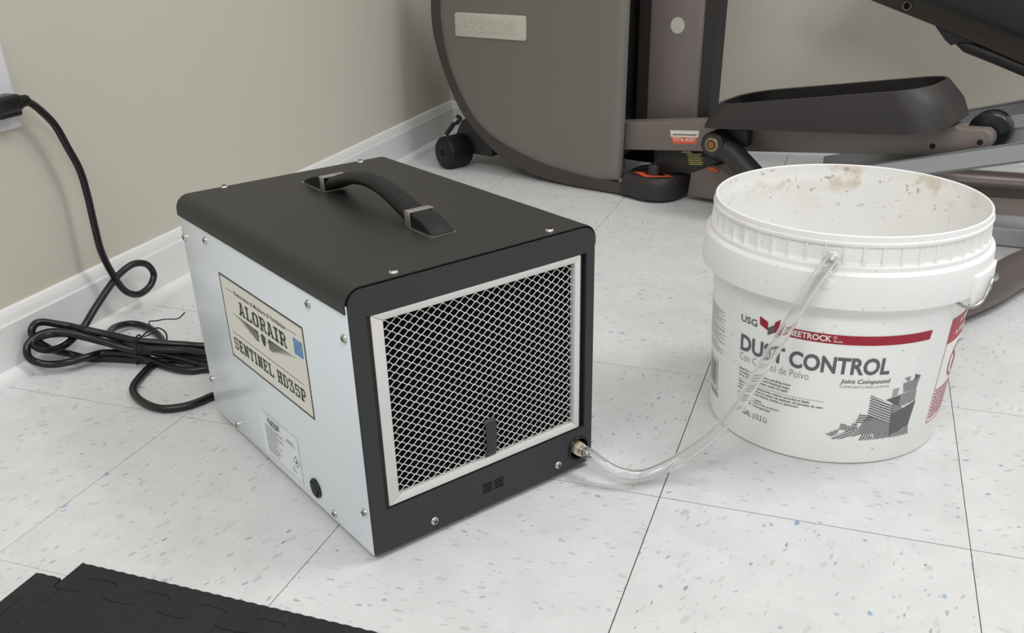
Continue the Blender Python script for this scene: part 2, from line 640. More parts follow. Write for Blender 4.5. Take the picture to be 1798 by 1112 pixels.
def inside(p):
    return ix0 - 0.0015 <= p[0] <= ix1 + 0.0015 and iz0 - 0.0015 <= p[1] <= iz1 + 0.0015


x_start, z_start = 0.0372, 0.2445
for r in range(-2, nrow):
    z = z_start - r * pz / 2
    sh = px / 2 if r % 2 else 0.0
    for c in range(-1, 20):
        x = x_start + sh + c * px
        if not inside((x, z)):
            continue
        strand((x - kn / 2, z), (x + kn / 2, z), 0.0011, tw=0.0)
        for sx in (-1, 1):
            for sz in (-1,):
                b = (x + sx * (px / 2 - kn / 2), z + sz * pz / 2)
                a = (x + sx * kn / 2, z)
                t = 1.0
                if b[0] < ix0:
                    t = (ix0 - a[0]) / (b[0] - a[0])
                if b[0] > ix1:
                    t = (ix1 - a[0]) / (b[0] - a[0])
                if t > 0:
                    strand(a, (a[0] + (b[0] - a[0]) * t, a[1] + (b[1] - a[1]) * t), 0.00072)
o = em.build('expanded_mesh', M['mesh'], DH, smooth=0)
o['kind'] = 'stuff'
o['label'] = 'silver diamond mesh grille'
tab = [[(x, y, z) for x in (0.1387, 0.1520) for y in ((yy, yy + 0.0012) if x < 0.15 else (yy + 0.0012, yy))] for yy, z in ((0.0028, 0.0645), (0.0006, 0.070), (-0.0008, 0.085), (-0.0006, 0.100), (0.0006, 0.1052), (0.0028, 0.1072), (0.0045, 0.1065))]
MB().loft(tab).build('pull_tab', M['blk2'], DH, bevel=0.0004)
# drain fitting
FT = MB().lathe([(0.0126, 0.004), (0.0126, -0.0018), (0.0140, -0.0018), (0.0146, -0.0008), (0.0146, 0.0002)], 40, (0.2624, 0, 0.0298), 'y').build('drain_port_ring', M['gloss'], DH)
MB().lathe([(0.0, 0.0105), (0.0126, 0.0105), (0.0126, 0.0)], 32, (0.2624, 0, 0.0298), 'y').build('port_cup', M['void'], FT)
MB().plate(circ(0.2624, 0.0298, 0.0088, 6, 0.3), [], -0.0040, 0.006, 'y').build('hex_nut', M['brass'], FT, bevel=0.0007)
MB().lathe([(0.0, -0.0040), (0.0052, -0.0040), (0.0052, -0.0060), (0.0034, -0.0060), (0.0034, -0.013), (0.0028, -0.0135), (0.0034, -0.016), (0.0024, -0.018), (0.0, -0.018)], 20, (0.2624, 0, 0.0298), 'y').build('hose_barb', M['nickel'], FT)


def screw_bm(r=0.0046, h=0.0022):
    m = MB().lathe([(r, -0.0003), (r, 0.0003)] + [(r * math.cos(a), 0.0003 + h * math.sin(a)) for a in [PI / 2 * k / 5 for k in range(1, 5)]] + [(0.0001, h + 0.0003)], 16, mi=0)
    w, l = r * 0.13, r * 0.55
    m.box(-l, l, -w, w, h * 0.6, h + 0.00045, mi=1).box(-w, w, -l, l, h * 0.6, h + 0.0005, mi=1)
    return m


SCR = screw_bm().build('screw', [M['chrome'], M['gloss']], DH)
first = [True]


def screw(loc, rot):
    o = SCR if first[0] else SCR.copy()
    if not first[0]:
        link(o)
    first[0] = False
    o.location = loc
    o.rotation_euler = rot
    o.parent = DH


for x, y in ((0.057, 0.3905), (0.2361, 0.3885), (0.2324, 0.0115), (0.0553, 0.0118)):
    screw((x, y, H), (0, 0, random.random() * 3))
for y, z in ((0.3875, 0.2352), (0.3194, 0.2478), (0.0744, 0.2484), (0.0100, 0.2357), (0.3880, 0.0526), (0.3237, 0.0157), (0.0778, 0.0167), (0.0102, 0.0539)):
    screw((0.0002, y, z), (0, -PI / 2, 0))
for x, z in ((0.0708, 0.0182), (0.2335, 0.0192)):
    screw((x, 0.0, z), (PI / 2, 0.6, 0))
for x in (0.03, W - 0.03):
    for y in (0.04, DP - 0.04):
        MB().lathe([(0, 0), (0.009, 0), (0.0105, 0.0088), (0, 0.0088)], 20, (x, y, 0)).build('rubber_foot', M['rub'], DH)
# power switch
SW = MB().lathe([(0.0112, 0.0), (0.0112, -0.0016), (0.0104, -0.0024), (0.0094, -0.0024), (0.0092, -0.0006), (0.0, -0.0006)], 36, (0.0002, 0.1152, 0.0292), 'x').build('power_switch', M['gloss'], DH)
o = MB().plate([(-0.0080 * math.cos(a), 0.0080 * math.sin(a)) for a in [2 * PI * k / 28 for k in range(28)]], [], -0.0022, 0.0, 'x').build('rocker', M['rub'], SW, bevel=0.0004)
o.location = (-0.0006, 0.1152, 0.0292)
o.rotation_euler = (0, 0.10, 0)

# carry handle along the middle of the top
hc, hw = 0.1472, 0.0136
zt = H
grip = MB()
n = 28
y0, y1 = 0.1135, 0.2905
rings = []
for i in range(n + 1):
    t = i / n
    y = y0 + (y1 - y0) * t
    s = math.sin(PI * t)
    zl = zt + 0.0015 + 0.0215 * (s ** 1.15)
    zh = zt + 0.0150 + 0.0185 * s
    w = hw - 0.0008 - 0.001 * s
    prof = [(-w, zl + 0.003), (-w + 0.003, zl), (w - 0.003, zl), (w, zl + 0.003), (w, zh - 0.0045), (w * 0.72, zh - 0.0012), (w * 0.3, zh), (-w * 0.3, zh), (-w * 0.72, zh - 0.0012), (-w, zh - 0.0045)]
    rings.append([(hc + a, y, b) for a, b in prof])
GR = grip.loft(rings).build('handle_grip', M['rub'], DH, smooth=50)
dots = MB()
for i in range(44):
    t = 0.10 + 0.80 * i / 43
    y = y0 + (y1 - y0) * t
    s = math.sin(PI * t)
    zh = zt + 0.0150 + 0.0185 * s
    w = hw - 0.0008 - 0.001 * s
    for k in range(9):
        u = -0.66 + 1.32 * (k + (0.5 if i % 2 else 0)) / 9
        zz = zh - max(0, abs(u) - 0.3) / 0.42 * 0.0012
        x, r = hc + u * w, 0.0009
        dots.add([(x - r, y - r, zz - 0.0002), (x + r, y - r, zz - 0.0002), (x + r, y + r, zz - 0.0002), (x - r, y + r, zz - 0.0002), (x, y, zz + 0.0009)], [(0, 1, 4), (1, 2, 4), (2, 3, 4), (3, 0, 4)])
o = dots.build('grip_stipple', M['rub'], GR, smooth=0)
o['kind'] = 'stuff'
for (ya, yb) in ((0.112, 0.0700), (0.292, 0.3440)):
    rings = []
    for i in range(9):
        t = i / 8
        y = ya + (yb - ya) * t
        zh = zt + 0.0020 + 0.0140 * (1 - t ** 2.2)
        w = hw - 0.0006
        rings.append([(hc + a, y, b) for a, b in ((-w, zt + 0.0012), (w, zt + 0.0012), (w, zh - 0.0015), (w - 0.0025, zh), (-w + 0.0025, zh), (-w, zh - 0.0015))])
    cap = MB().loft(rings).build('end_cap', M['rub'], DH, smooth=40)
    ym = ya + (0.006 if yb > ya else -0.006)
    lo, hi = min(ya - 0.005, ya + 0.005), max(ya - 0.005, ya + 0.005)
    fr = [(hc - hw - 0.0008, zt), (hc + hw + 0.0008, zt), (hc + hw + 0.0008, zt + 0.0172), (hc - hw - 0.0008, zt + 0.0172)]
    fi = [(hc - hw + 0.0004, zt + 0.0014), (hc + hw - 0.0004, zt + 0.0014), (hc + hw - 0.0004, zt + 0.0158), (hc - hw + 0.0004, zt + 0.0158)]
    MB().plate(fr, [fi], lo, hi, 'y').build('clamp_band', M['nickel'], cap, bevel=0.0004)
    MB().box(hc - hw - 0.0008, hc + hw + 0.0008, min(ya, yb) - 0.0006, max(ya, yb) + 0.0006, zt, zt + 0.0013).build('clamp_base', M['nickel'], cap)

# --- prints on the left panel: u = distance read left-to-right (from the rear), z up
side = lambda off: (lambda u, z: (-off, u, z))
P = Print()
P.rect(0.2952, 0.0942, 0.1193, 0.2188)
NP = P.build('name_plate', M['cream'], LPAN, side(0.0002))
# slab-serif display letters, drawn stroke by stroke in a unit box
sv, shh = 0.29, 0.17


def _v(x, y0=0.0, y1=1.0):
    return ('r', x - sv / 2, x + sv / 2, y0, y1)


def _h(y, x0, x1, t=0.155):
    return ('r', x0, x1, y - t / 2, y + t / 2)


def _o(x0, x1, y0, y1, t=sv, th=0.15, c=0.2):
    ring = lambda a, b, d, e2, k, kk: [(a + k, d), (b - k, d), (b, d + kk), (b, e2 - kk), (b - k, e2), (a + k, e2), (a, e2 - kk), (a, d + kk)]
    return ('p', ring(x0, x1, y0, y1, c, c * 0.7), ring(x0 + t, x1 - t, y0 + th, y1 - th, c * 0.5, c * 0.4))


SL = 0.13
G = {
    'A': [('q', [(0.36, 1), (0.64, 1), (0.92, 0), (0.68, 0), (0.5, 0.78), (0.32, 0), (0.08, 0)]), _h(0.3, 0.28, 0.72), _h(0.065, 0.0, 0.40), _h(0.065, 0.60, 1.0), _h(0.935, 0.22, 0.64)],
    'L': [_v(0.30), _h(0.065, 0.05, 0.98), _h(0.935, 0.05, 0.55), ('r', 0.80, 0.98, 0.0, 0.34)],
    'O': [_o(0.04, 0.96, 0, 1)],
    'R': [_v(0.27), _h(0.065, 0.02, 0.50), _h(0.935, 0.02, 0.75), _h(0.50, 0.2, 0.75), ('q', [(0.70, 1.0), (0.94, 0.86), (0.94, 0.60), (0.74, 0.43), (0.62, 0.50), (0.70, 0.62), (0.70, 0.86), (0.62, 0.93)]), ('q', [(0.52, 0.48), (0.74, 0.48), (0.92, 0.13), (0.92, 0.0), (0.74, 0.0)]), _h(0.065, 0.72, 1.0)],
    'I': [_v(0.5), _h(0.065, 0.18, 0.82), _h(0.935, 0.18, 0.82)],
    'S': [('q', [(0.08, 0.0), (0.80, 0.0), (0.96, 0.14), (0.96, 0.42), (0.80, 0.56), (0.28, 0.60), (0.28, 0.86), (0.70, 0.86), (0.70, 0.70), (0.94, 0.70), (0.94, 1.0), (0.20, 1.0), (0.05, 0.86), (0.05, 0.58), (0.22, 0.44), (0.72, 0.40), (0.72, 0.14), (0.30, 0.14), (0.30, 0.30), (0.06, 0.30), (0.06, 0.0)])],
    'E': [_v(0.27), _h(0.065, 0.02, 0.95), _h(0.935, 0.02, 0.95), _h(0.50, 0.2, 0.70), ('r', 0.78, 0.95, 0.0, 0.30), ('r', 0.78, 0.95, 0.70, 1.0), ('r', 0.58, 0.72, 0.36, 0.64)],
    'N': [_v(0.22), _v(0.78), ('q', [(0.10, 1.0), (0.36, 1.0), (0.90, 0.0), (0.64, 0.0)]), _h(0.065, 0.0, 0.44), _h(0.935, 0.56, 1.0)],
    'T': [_v(0.5), _h(0.935, 0.03, 0.97), _h(0.065, 0.28, 0.72), ('r', 0.03, 0.20, 0.66, 1.0), ('r', 0.80, 0.97, 0.66, 1.0)],
    'H': [_v(0.24), _v(0.76), _h(0.5, 0.2, 0.8), _h(0.065, 0.02, 0.46), _h(0.935, 0.02, 0.46), _h(0.065, 0.54, 0.98), _h(0.935, 0.54, 0.98)],
    'D': [_v(0.27), _h(0.065, 0.02, 0.70), _h(0.935, 0.02, 0.70), ('q', [(0.66, 1.0), (0.96, 0.82), (0.96, 0.18), (0.66, 0.0), (0.66, 0.13), (0.72, 0.22), (0.72, 0.78), (0.66, 0.87)])],
    '3': [('q', [(0.06, 1.0), (0.92, 1.0), (0.92, 0.86), (0.60, 0.62), (0.80, 0.60), (0.96, 0.46), (0.96, 0.14), (0.80, 0.0), (0.06, 0.0), (0.06, 0.30), (0.30, 0.30), (0.30, 0.14), (0.72, 0.14), (0.72, 0.46), (0.34, 0.46), (0.34, 0.60), (0.62, 0.86), (0.30, 0.86), (0.30, 0.72), (0.06, 0.72)])],
    '5': [('q', [(0.10, 1.0), (0.92, 1.0), (0.92, 0.72), (0.72, 0.72), (0.72, 0.86), (0.34, 0.86), (0.34, 0.64), (0.80, 0.64), (0.96, 0.50), (0.96, 0.14), (0.80, 0.0), (0.06, 0.0), (0.06, 0.30), (0.30, 0.30), (0.30, 0.14), (0.72, 0.14), (0.72, 0.50), (0.10, 0.50)])],
    'P': [_v(0.27), _h(0.065, 0.02, 0.56), _h(0.935, 0.02, 0.75), _h(0.45, 0.2, 0.75), ('q', [(0.70, 1.0), (0.94, 0.86), (0.94, 0.55), (0.74, 0.38), (0.62, 0.45), (0.70, 0.57), (0.70, 0.86), (0.62, 0.93)])],
}


def slab(P, s, u0, u1, z0, z1, mi=0, gap=0.10):
    adv = [(0.64 if c == 'I' else 0.55 if c == ' ' else 1.0) for c in s]
    tot = sum(adv) + gap * (len(s) - 1)
    k = (u1 - u0) / tot
    x = 0.0
    for c, a in zip(s, adv):
        for g in G.get(c, []):
            ox = x - (0.19 if c == 'I' else 0.0)
            f = lambda p: (u0 + (ox + p[0]) * k, z0 + p[1] * (z1 - z0))
            if g[0] == 'r':
                P.add([f(p) for p in ((g[1], g[3]), (g[2], g[3]), (g[2], g[4]), (g[1], g[4]))], [(0, 1, 2, 3)], mi)
            elif g[0] == 'q':
                P.poly([f(p) for p in g[1]], mi)
            else:
                P.poly([f(p) for p in g[1]], mi, [[f(p) for p in g[2]]])
        x += a + gap


def wings(P, cu, cz, hs, vs, mi=0):
    """spread wings emblem: feather bars either side of a small shield; hs = half span (signed), vs = height"""
    for s in (-1, 1):
        for k in range(5):
            tx, ty = 1.0 - 0.165 * k, 0.50 - 0.205 * k
            rx, ry = 0.15, 0.36 - 0.165 * k
            mx_, my_ = rx + (tx - rx) * 0.45, ry + (ty - ry) * 0.45 - 0.045
            w = 0.066
            P.add([(cu + s * hs * a_, cz + vs * b_) for a_, b_ in ((tx, ty), (mx_, my_ + w), (rx, ry + w), (rx, ry - w * 0.9), (mx_, my_ - w))], [(0, 1, 2, 3, 4)], mi)
        P.stroke([(cu + s * hs * 0.13, cz + vs * 0.10), (cu + s * hs * 0.22, cz + vs * 0.32), (cu + s * hs * 0.40, cz + vs * 0.36)], vs * 0.07, mi)
    P.poly([(cu - hs * 0.075, cz + vs * 0.36), (cu, cz + vs * 0.48), (cu + hs * 0.075, cz + vs * 0.36), (cu + hs * 0.06, cz - vs * 0.15), (cu, cz - vs * 0.5), (cu - hs * 0.06, cz - vs * 0.15)], mi)


P = Print()
b = 0.0021
P.poly([(0.2952, 0.1193), (0.0942, 0.1193), (0.0942, 0.2188), (0.2952, 0.2188)], 0, [[(0.2952 - b, 0.1193 + b), (0.0942 + b, 0.1193 + b), (0.0942 + b, 0.2188 - b), (0.2952 - b, 0.2188 - b)]])
P.rect(0.2823, 0.2608, 0.2037, 0.2043)
P.rect(0.1307, 0.1112, 0.2051, 0.2057)
P.text('Restoration & Moisture & Ventilation', 0.2582, 0.1338, 0.2026, 0.2077, 0, 0.012)
slab(P, 'ALORAIR', 0.2525, 0.1365, 0.1818, 0.1975)
wings(P, 0.1955, 0.1706, -0.0795, 0.0150)
P.rect(0.2820, 0.1088, 0.1524, 0.1531)
slab(P, 'SENTINEL HD35P', 0.2832, 0.1076, 0.1320, 0.1465)
P.build('plate_lettering', M['ink'], LPAN, side(0.00035))
P = Print()
P.rect(0.1192, 0.1008, 0.1832, 0.2004, 0)
P.poly([(0.110 + 0.0068 * math.cos(a), 0.1934 + 0.0055 * math.sin(a)) for a in [2 * PI * k / 24 for k in range(24)]], 1, [[(0.110 + 0.0056 * math.cos(a), 0.1934 + 0.0043 * math.sin(a)) for a in [2 * PI * k / 24 for k in range(24)]]])
P.text('energy', 0.1160, 0.1055, 0.1918, 0.1948, 1, 0.01)
for i in range(5):
    a = PI / 2 + i * 4 * PI / 5
    a2 = PI / 2 + ((i + 1) % 5) * 4 * PI / 5
    P.stroke([(0.1058 + 0.0020 * math.cos(a), 0.1905 + 0.0020 * math.sin(a)), (0.1058 + 0.0020 * math.cos(a2), 0.1905 + 0.0020 * math.sin(a2))], 0.0006, 1)
P.rect(0.1180, 0.1020, 0.1856, 0.1862, 1)
P.build('energy_mark', [M['blue'], M['cream']], LPAN, side(0.0005))
P = Print()
P.rect(0.2415, 0.1475, 0.0165, 0.0735)
P.build('rating_label', M['lblw'], LPAN, side(0.0002))
P = Print()
slab(P, 'ALORAIR', 0.2235, 0.1925, 0.0642, 0.0688, 0)
P.rect(0.2300, 0.1860, 0.0712, 0.0715, 1)
wings(P, 0.2075, 0.0618, -0.021, 0.004, 0)
rl = random.Random(3)
for k in range(15):
    z = 0.0565 - k * 0.0024
    ln = (0.0455, 0.047, 0.030, 0.046, 0.044, 0.028, 0.034, 0.026, 0.040, 0.024, 0.030, 0.038, 0.030, 0.026, 0.028)[k]
    x = 0.2320
    while x > 0.2320 - ln:                           # runs of words too small to read
        w = rl.uniform(0.002, 0.0055)
        P.rect(x, max(x - w, 0.2320 - ln), z, z + 0.00095, 1)
        x -= w + 0.0008
P.rect(0.1760, 0.1600, 0.0606, 0.0617, 0)
P.rect(0.1790, 0.1560, 0.0580, 0.0588, 1)
dm = [(0.1573, 0.0487), (0.1498, 0.0410), (0.1573, 0.0333), (0.1648, 0.0410)]
P.poly(dm, 0, [[(0.1573, 0.0477), (0.1508, 0.0410), (0.1573, 0.0343), (0.1638, 0.0410)]])
P.poly([(0.1585, 0.0385), (0.1560, 0.0385), (0.1552, 0.0410), (0.1568, 0.0440), (0.1590, 0.0412)], 0)
for k in range(3):
    P.rect(0.1690, 0.1640 - 0.002 * k, 0.0300 - k * 0.0022, 0.0308 - k * 0.0022, 1)
P.rect(0.2290, 0.1500, 0.0180, 0.0184, 1)
P.build('rating_lettering', [M['ink'], M['grey']], LPAN, side(0.00035))

# ------------------------------------------------------------------ plastic pail
def pail_material():
    m = mat('white_pail_plastic', rgb(243, 243, 241), 0.38, spec=0.4)
    nt = m.node_tree
    N, L = nt.nodes, nt.links
    b = N['Principled BSDF']
    b.inputs['Subsurface Weight'].default_value = 0.0
    tc = N.new('ShaderNodeTexCoord')
    sep = N.new('ShaderNodeSeparateXYZ')
    L.new(tc.outputs['Object'], sep.inputs[0])

    def noise(sc, det, lo, hi, rough=0.6):
        n = N.new('ShaderNodeTexNoise')
        n.inputs['Scale'].default_value = sc
        n.inputs['Detail'].default_value = det
        n.inputs['Roughness'].default_value = rough
        L.new(tc.outputs['Object'], n.inputs['Vector'])
        r = N.new('ShaderNodeMapRange')
        r.inputs[1].default_value, r.inputs[2].default_value = lo, hi
        L.new(n.outputs['Fac'], r.inputs[0])
        return r.outputs[0]

    def band(a, b2, c, d):
        r1 = N.new('ShaderNodeMapRange')
        r1.inputs[1].default_value, r1.inputs[2].default_value = a, b2
        L.new(sep.outputs[2], r1.inputs[0])
        r2 = N.new('ShaderNodeMapRange')
        r2.inputs[1].default_value, r2.inputs[2].default_value = c, d
        r2.inputs[3].default_value, r2.inputs[4].default_value = 1, 0
        L.new(sep.outputs[2], r2.inputs[0])
        return mul(r1.outputs[0], r2.outputs[0])

    def mul(a, b2):
        q = N.new('ShaderNodeMath')
        q.operation = 'MULTIPLY'
        L.new(a, q.inputs[0])
        if isinstance(b2, float):
            q.inputs[1].default_value = b2
        else:
            L.new(b2, q.inputs[1])
        return q.outputs[0]

    cur = None
    back = N.new('ShaderNodeMapRange')                             # the scum sits on the far inside wall
    back.inputs[1].default_value, back.inputs[2].default_value = -0.02, 0.10
    back.inputs[3].default_value, back.inputs[4].default_value = 0.12, 1.0
    L.new(sep.outputs[1], back.inputs[0])
    bk = back.outputs[0]
    layers = [
        (mul(mul(noise(24, 7, 0.55, 0.68), band(0.222, 0.250, 0.2665, 0.269)), bk), (0.56, 0.40, 0.22, 1), 0.7),
        (mul(mul(noise(85, 4, 0.61, 0.68), band(0.205, 0.235, 0.264, 0.267)), bk), (0.30, 0.20, 0.12, 1), 0.75),
        (mul(mul(noise(9, 6, 0.47, 0.75), band(0.15, 0.22, 0.262, 0.27)), bk), (0.70, 0.63, 0.50, 1), 0.4),
        (mul(noise(14, 6, 0.52, 0.78), band(0.228, 0.236, 0.262, 0.268)), (0.70, 0.60, 0.46, 1), 0.45),
        (mul(noise(70, 3, 0.70, 0.75), band(0.06, 0.10, 0.25, 0.26)), (0.34, 0.33, 0.31, 1), 0.45),
        (mul(noise(140, 2, 0.71, 0.75), band(0.0, 0.02, 0.25, 0.26)), (0.33, 0.32, 0.30, 1), 0.5),
        (mul(noise(6, 5, 0.5, 0.8), band(-0.01, 0.0, 0.02, 0.14)), (0.68, 0.66, 0.55, 1), 0.35),
    ]
    for fac, col, k in layers:
        mx = N.new('ShaderNodeMix')
        mx.data_type = 'RGBA'
        L.new(mul(fac, k), mx.inputs[0])
        if cur is None:
            mx.inputs[6].default_value = rgb(243, 243, 241)
        else:
            L.new(cur, mx.inputs[6])
        mx.inputs[7].default_value = col
        cur = mx.outputs[2]
    L.new(cur, b.inputs['Base Color'])
    return m


M['pail'] = pail_material()
M['pgrey'] = mat('pail_dark_grey_print', rgb(96, 97, 99), 0.45)
M['pgrey2'] = mat('pail_light_grey_print', rgb(140, 141, 142), 0.45)
M['pblk'] = mat('pail_fine_print', rgb(72, 72, 72), 0.5)
M['pred'] = mat('pail_red_print', rgb(158, 20, 42), 0.45)
M['pred2'] = mat('pail_warning_red_print', rgb(178, 58, 74), 0.45)
M['pwht'] = mat('pail_white_print', rgb(236, 232, 228), 0.45)
M['wire'] = mat('galvanised_wire', rgb(170, 170, 168), 0.35, 0.8)

PX, PY = 0.7583, 0.2549
PAIL = thing('plastic_pail', 'scuffed white plastic pail with red and grey print, open top, beside the exercise machine', 'bucket', (PX, PY, 0))
prof = [(0.0, 0.006), (0.120, 0.006), (0.124, 0.002), (0.1300, 0.0), (0.1328, 0.0018), (0.1338, 0.006), (0.1428, 0.1975), (0.1535, 0.1960), (0.1545, 0.1945), (0.1562, 0.1945), (0.1566, 0.1960),
        (0.1553, 0.2270), (0.1547, 0.2298), (0.1535, 0.2312), (0.1510, 0.2322), (0.1500, 0.2330), (0.1500, 0.2372), (0.1492, 0.2386), (0.1460, 0.2396), (0.1452, 0.2410), (0.1455, 0.2570),
        (0.1478, 0.2582), (0.1484, 0.2600), (0.1482, 0.2615), (0.1470, 0.2625), (0.1466, 0.2680), (0.1458, 0.2689), (0.1448, 0.2689), (0.1440, 0.2680), (0.1436, 0.2560), (0.1424, 0.2520), (0.1420, 0.2480), (0.1310, 0.012), (0.1270, 0.0090), (0.0, 0.0090)]
BODY = MB().lathe(prof, 128).build('pail_body', M['pail'], PAIL, smooth=28)
ribs = MB()
for k in range(50):
    a = -1.5576 + k * 2 * PI / 50
    ca, sa = math.cos(a), math.sin(a)
    tx, ty = -sa * 0.0008, ca * 0.0008
    q = [(0.1445, 0.2385, ), (0.1490, 0.2385), (0.1476, 0.2578), (0.1445, 0.2578)]
    vs = [(r * ca + s * tx, r * sa + s * ty, z) for s in (-1, 1) for r, z in q]
    ribs.add(vs, [(0, 1, 2, 3), (4, 7, 6, 5), (0, 4, 5, 1), (1, 5, 6, 2), (2, 6, 7, 3), (3, 7, 4, 0)])
o = ribs.build('rim_ribs', M['pail'], PAIL, smooth=0)
o['kind'] = 'stuff'
# ear pads and the wire bail lying behind
for ac in (-0.37, -0.37 + PI):
    m = MB()
    n = 10
    rings = []
    for i in range(n + 1):
        a = ac - 0.21 + 0.42 * i / n
        ca, sa = math.cos(a), math.sin(a)
        rings.append([(r * ca, r * sa, z) for r, z in ((0.1540, 0.1865), (0.1596, 0.1865), (0.1592, 0.2170), (0.1540, 0.2185))])
    m.loft(rings).build('ear_pad', M['pail'], PAIL, bevel=0.0008)
ha = -0.37
e1, e2 = Vector((math.cos(ha), math.sin(ha), 0)), Vector((-math.sin(ha), math.cos(ha), 0))
bp_ = []
for i in range(33):
    t = PI * i / 32
    bp_.append(e1 * (0.1625 * math.cos(t)) + e2 * (0.1665 * math.sin(t)) + Vector((0, 0, 0.206 - 0.040 * math.sin(t))))
pre = [Vector((0.1500 * math.cos(-0.66), 0.1500 * math.sin(-0.66), 0.1900)), Vector((0.1580 * math.cos(-0.60), 0.1580 * math.sin(-0.60), 0.1850)), Vector((0.1625 * math.cos(-0.48), 0.1625 * math.sin(-0.48), 0.1880))]
a2 = ha + PI
post = [Vector((0.1625 * math.cos(a2 + 0.11), 0.1625 * math.sin(a2 + 0.11), 0.1880)), Vector((0.1580 * math.cos(a2 + 0.23), 0.1580 * math.sin(a2 + 0.23), 0.1850)), Vector((0.1500 * math.cos(a2 + 0.29), 0.1500 * math.sin(a2 + 0.29), 0.1900))]
MB().tube(spline(pre + bp_ + post, 3), 0.0019, 8).build('wire_bail', M['wire'], PAIL)
# moulded button and the plug of plastic round the drilled hose hole
a = -1.625
b0 = MB().lathe([(0.0, 0.0042), (0.0030, 0.0038), (0.0052, 0.0022), (0.0062, 0.0)], 20).build('hose_hole_lump', M['pail'], PAIL)
b0.matrix_local = Matrix.Translation((0.1460 * math.cos(a), 0.1460 * math.sin(a), 0.2460)) @ Vector((math.cos(a), math.sin(a), 0)).to_track_quat('Z', 'Y').to_matrix().to_4x4()
a = -1.640
b1 = MB().lathe([(0.0, 0.0022), (0.0040, 0.0022), (0.0058, 0.0016), (0.0064, 0.0)], 24, (0, 0, 0), 'z').build('moulded_button', M['pail'], PAIL)
b1.matrix_local = Matrix.Translation((0.1553 * math.cos(a), 0.1553 * math.sin(a), 0.2203)) @ Vector((math.cos(a), math.sin(a), 0)).to_track_quat('Z', 'Y').to_matrix().to_4x4()


def rp(z):
    return 0.1335 + 0.047 * z


def wrap(off):
    return lambda t, z: ((rp(z) + off) * math.cos(t), (rp(z) + off) * math.sin(t), z)


def pr(P, name, mats, off=0.00045):
    return P.build(name, mats, BODY, wrap(off), 0.05)


P = Print()
P.poly([(-1.898, 0.1603), (-1.92, 0.1497), (-0.790, 0.1497), (-0.782, 0.1603)])
P.poly([(-2.1255, 0.1640), (-2.1205, 0.1545), (-2.0440, 0.1500), (-2.0490, 0.1600)])
P.poly([(-1.9905, 0.1615), (-1.9470, 0.1668), (-1.9560, 0.1490), (-1.9880, 0.1500)])
pr(P, 'red_band', M['pred'])
P = Print()
P.text('USG', -2.3130, -2.1440, 0.1494, 0.1578, 0, 0.018)
P.poly([(-2.0480, 0.1532), (-1.9910, 0.1590), (-1.9890, 0.1495), (-2.0450, 0.1447)])
P.text('DUST', -2.3040, -1.8870, 0.1145, 0.1348, 0, 0.03)
P.text('CONTROL', -1.8500, -1.0930, 0.1145, 0.1348, 0, 0.03)
P.text('Joint Compound', -1.4500, -1.0680, 0.1025, 0.1092, 0, 0.016, 0.15)
pr(P, 'brand_lettering', M['pgrey'])
P = Print()
P.text('Con Control de Polvo', -2.3045, -1.6850, 0.1030, 0.1120, 0, -0.012)
pr(P, 'subtitle_lettering', M['pgrey2'])
P = Print()
P.text('COMPUESTO PARA JUNTAS', -1.4510, -1.0680, 0.0977, 0.1012, 0, 0.0)
pr(P, 'small_capitals', M['pgrey2'])
P = Print()
P.text('SHEETROCK', -1.9100, -1.5580, 0.1518, 0.1588, 0, 0.026)
P.text('BRAND', -1.5420, -1.4770, 0.1518, 0.1537, 0, 0.01)
P.poly([(-1.535 + 0.0125 * math.cos(k * PI / 8), 0.1572 + 0.0018 * math.sin(k * PI / 8)) for k in range(16)], 0, [[(-1.535 + 0.009 * math.cos(k * PI / 8), 0.1572 + 0.0012 * math.sin(k * PI / 8)) for k in range(16)]])
pr(P, 'band_lettering', M['pwht'], 0.0007)
P = Print()
for (s, x1, z) in (('Ideal for remodels, less sanding mess', -1.815, 0.0900), ('Versatile for all drywall finishing steps', -1.822, 0.0858), ('Up to 35% lighter weight, easier to apply', -1.832, 0.0816)):
    P.text(s, -2.3035, x1, z, z + 0.0036, 0, 0.012)
P.rect(-2.3030, -1.5422, 0.0788, 0.0791)
for (s, x1, z) in (('Ideal para remodelaciones, menos suciedad al lijado', -1.650, 0.0735), ('Versátil para todos los pasos de acabado de paredes de yeso', -1.545, 0.0694), ('Hasta un 35% más liviano, facilita su aplicación', -1.735, 0.0653)):
    P.text(s, -2.3025, x1, z, z + 0.0036, 0, 0.012)
for (s, t, x1, z) in (('Lightweight', 'Liviano', -2.045, 0.0588), ('All purpose', 'Para todo propósito', -1.885, 0.0548), ('Ready mixed', 'Premezclado', -1.962, 0.0508)):
    P.text(s, -2.2990, -2.150, z, z + 0.0033, 0, 0.014)
    P.text(t, -2.1180, x1, z, z + 0.0033, 0, 0.004)
P.rect(-2.1330, -2.1310, 0.0500, 0.0622)
P.text('3.5 GAL. (13.2 L)', -2.298, -1.985, 0.0335, 0.0428, 0, 0.0)
pr(P, 'fine_print', M['pblk'])
# angular striped artwork
P = Print()
K = 7.0                                                            # radians per metre, keeps stripe widths even


def st(poly, ang, pitch, duty, mi=0, ph=0.0):
    q = [(p[0] / K, p[1]) for p in poly]
    Q = Print()
    Q.stripes(q, ang, pitch, duty, mi, ph)
    P.add([(v[0] * K, v[1]) for v in Q.v], Q.f, mi)


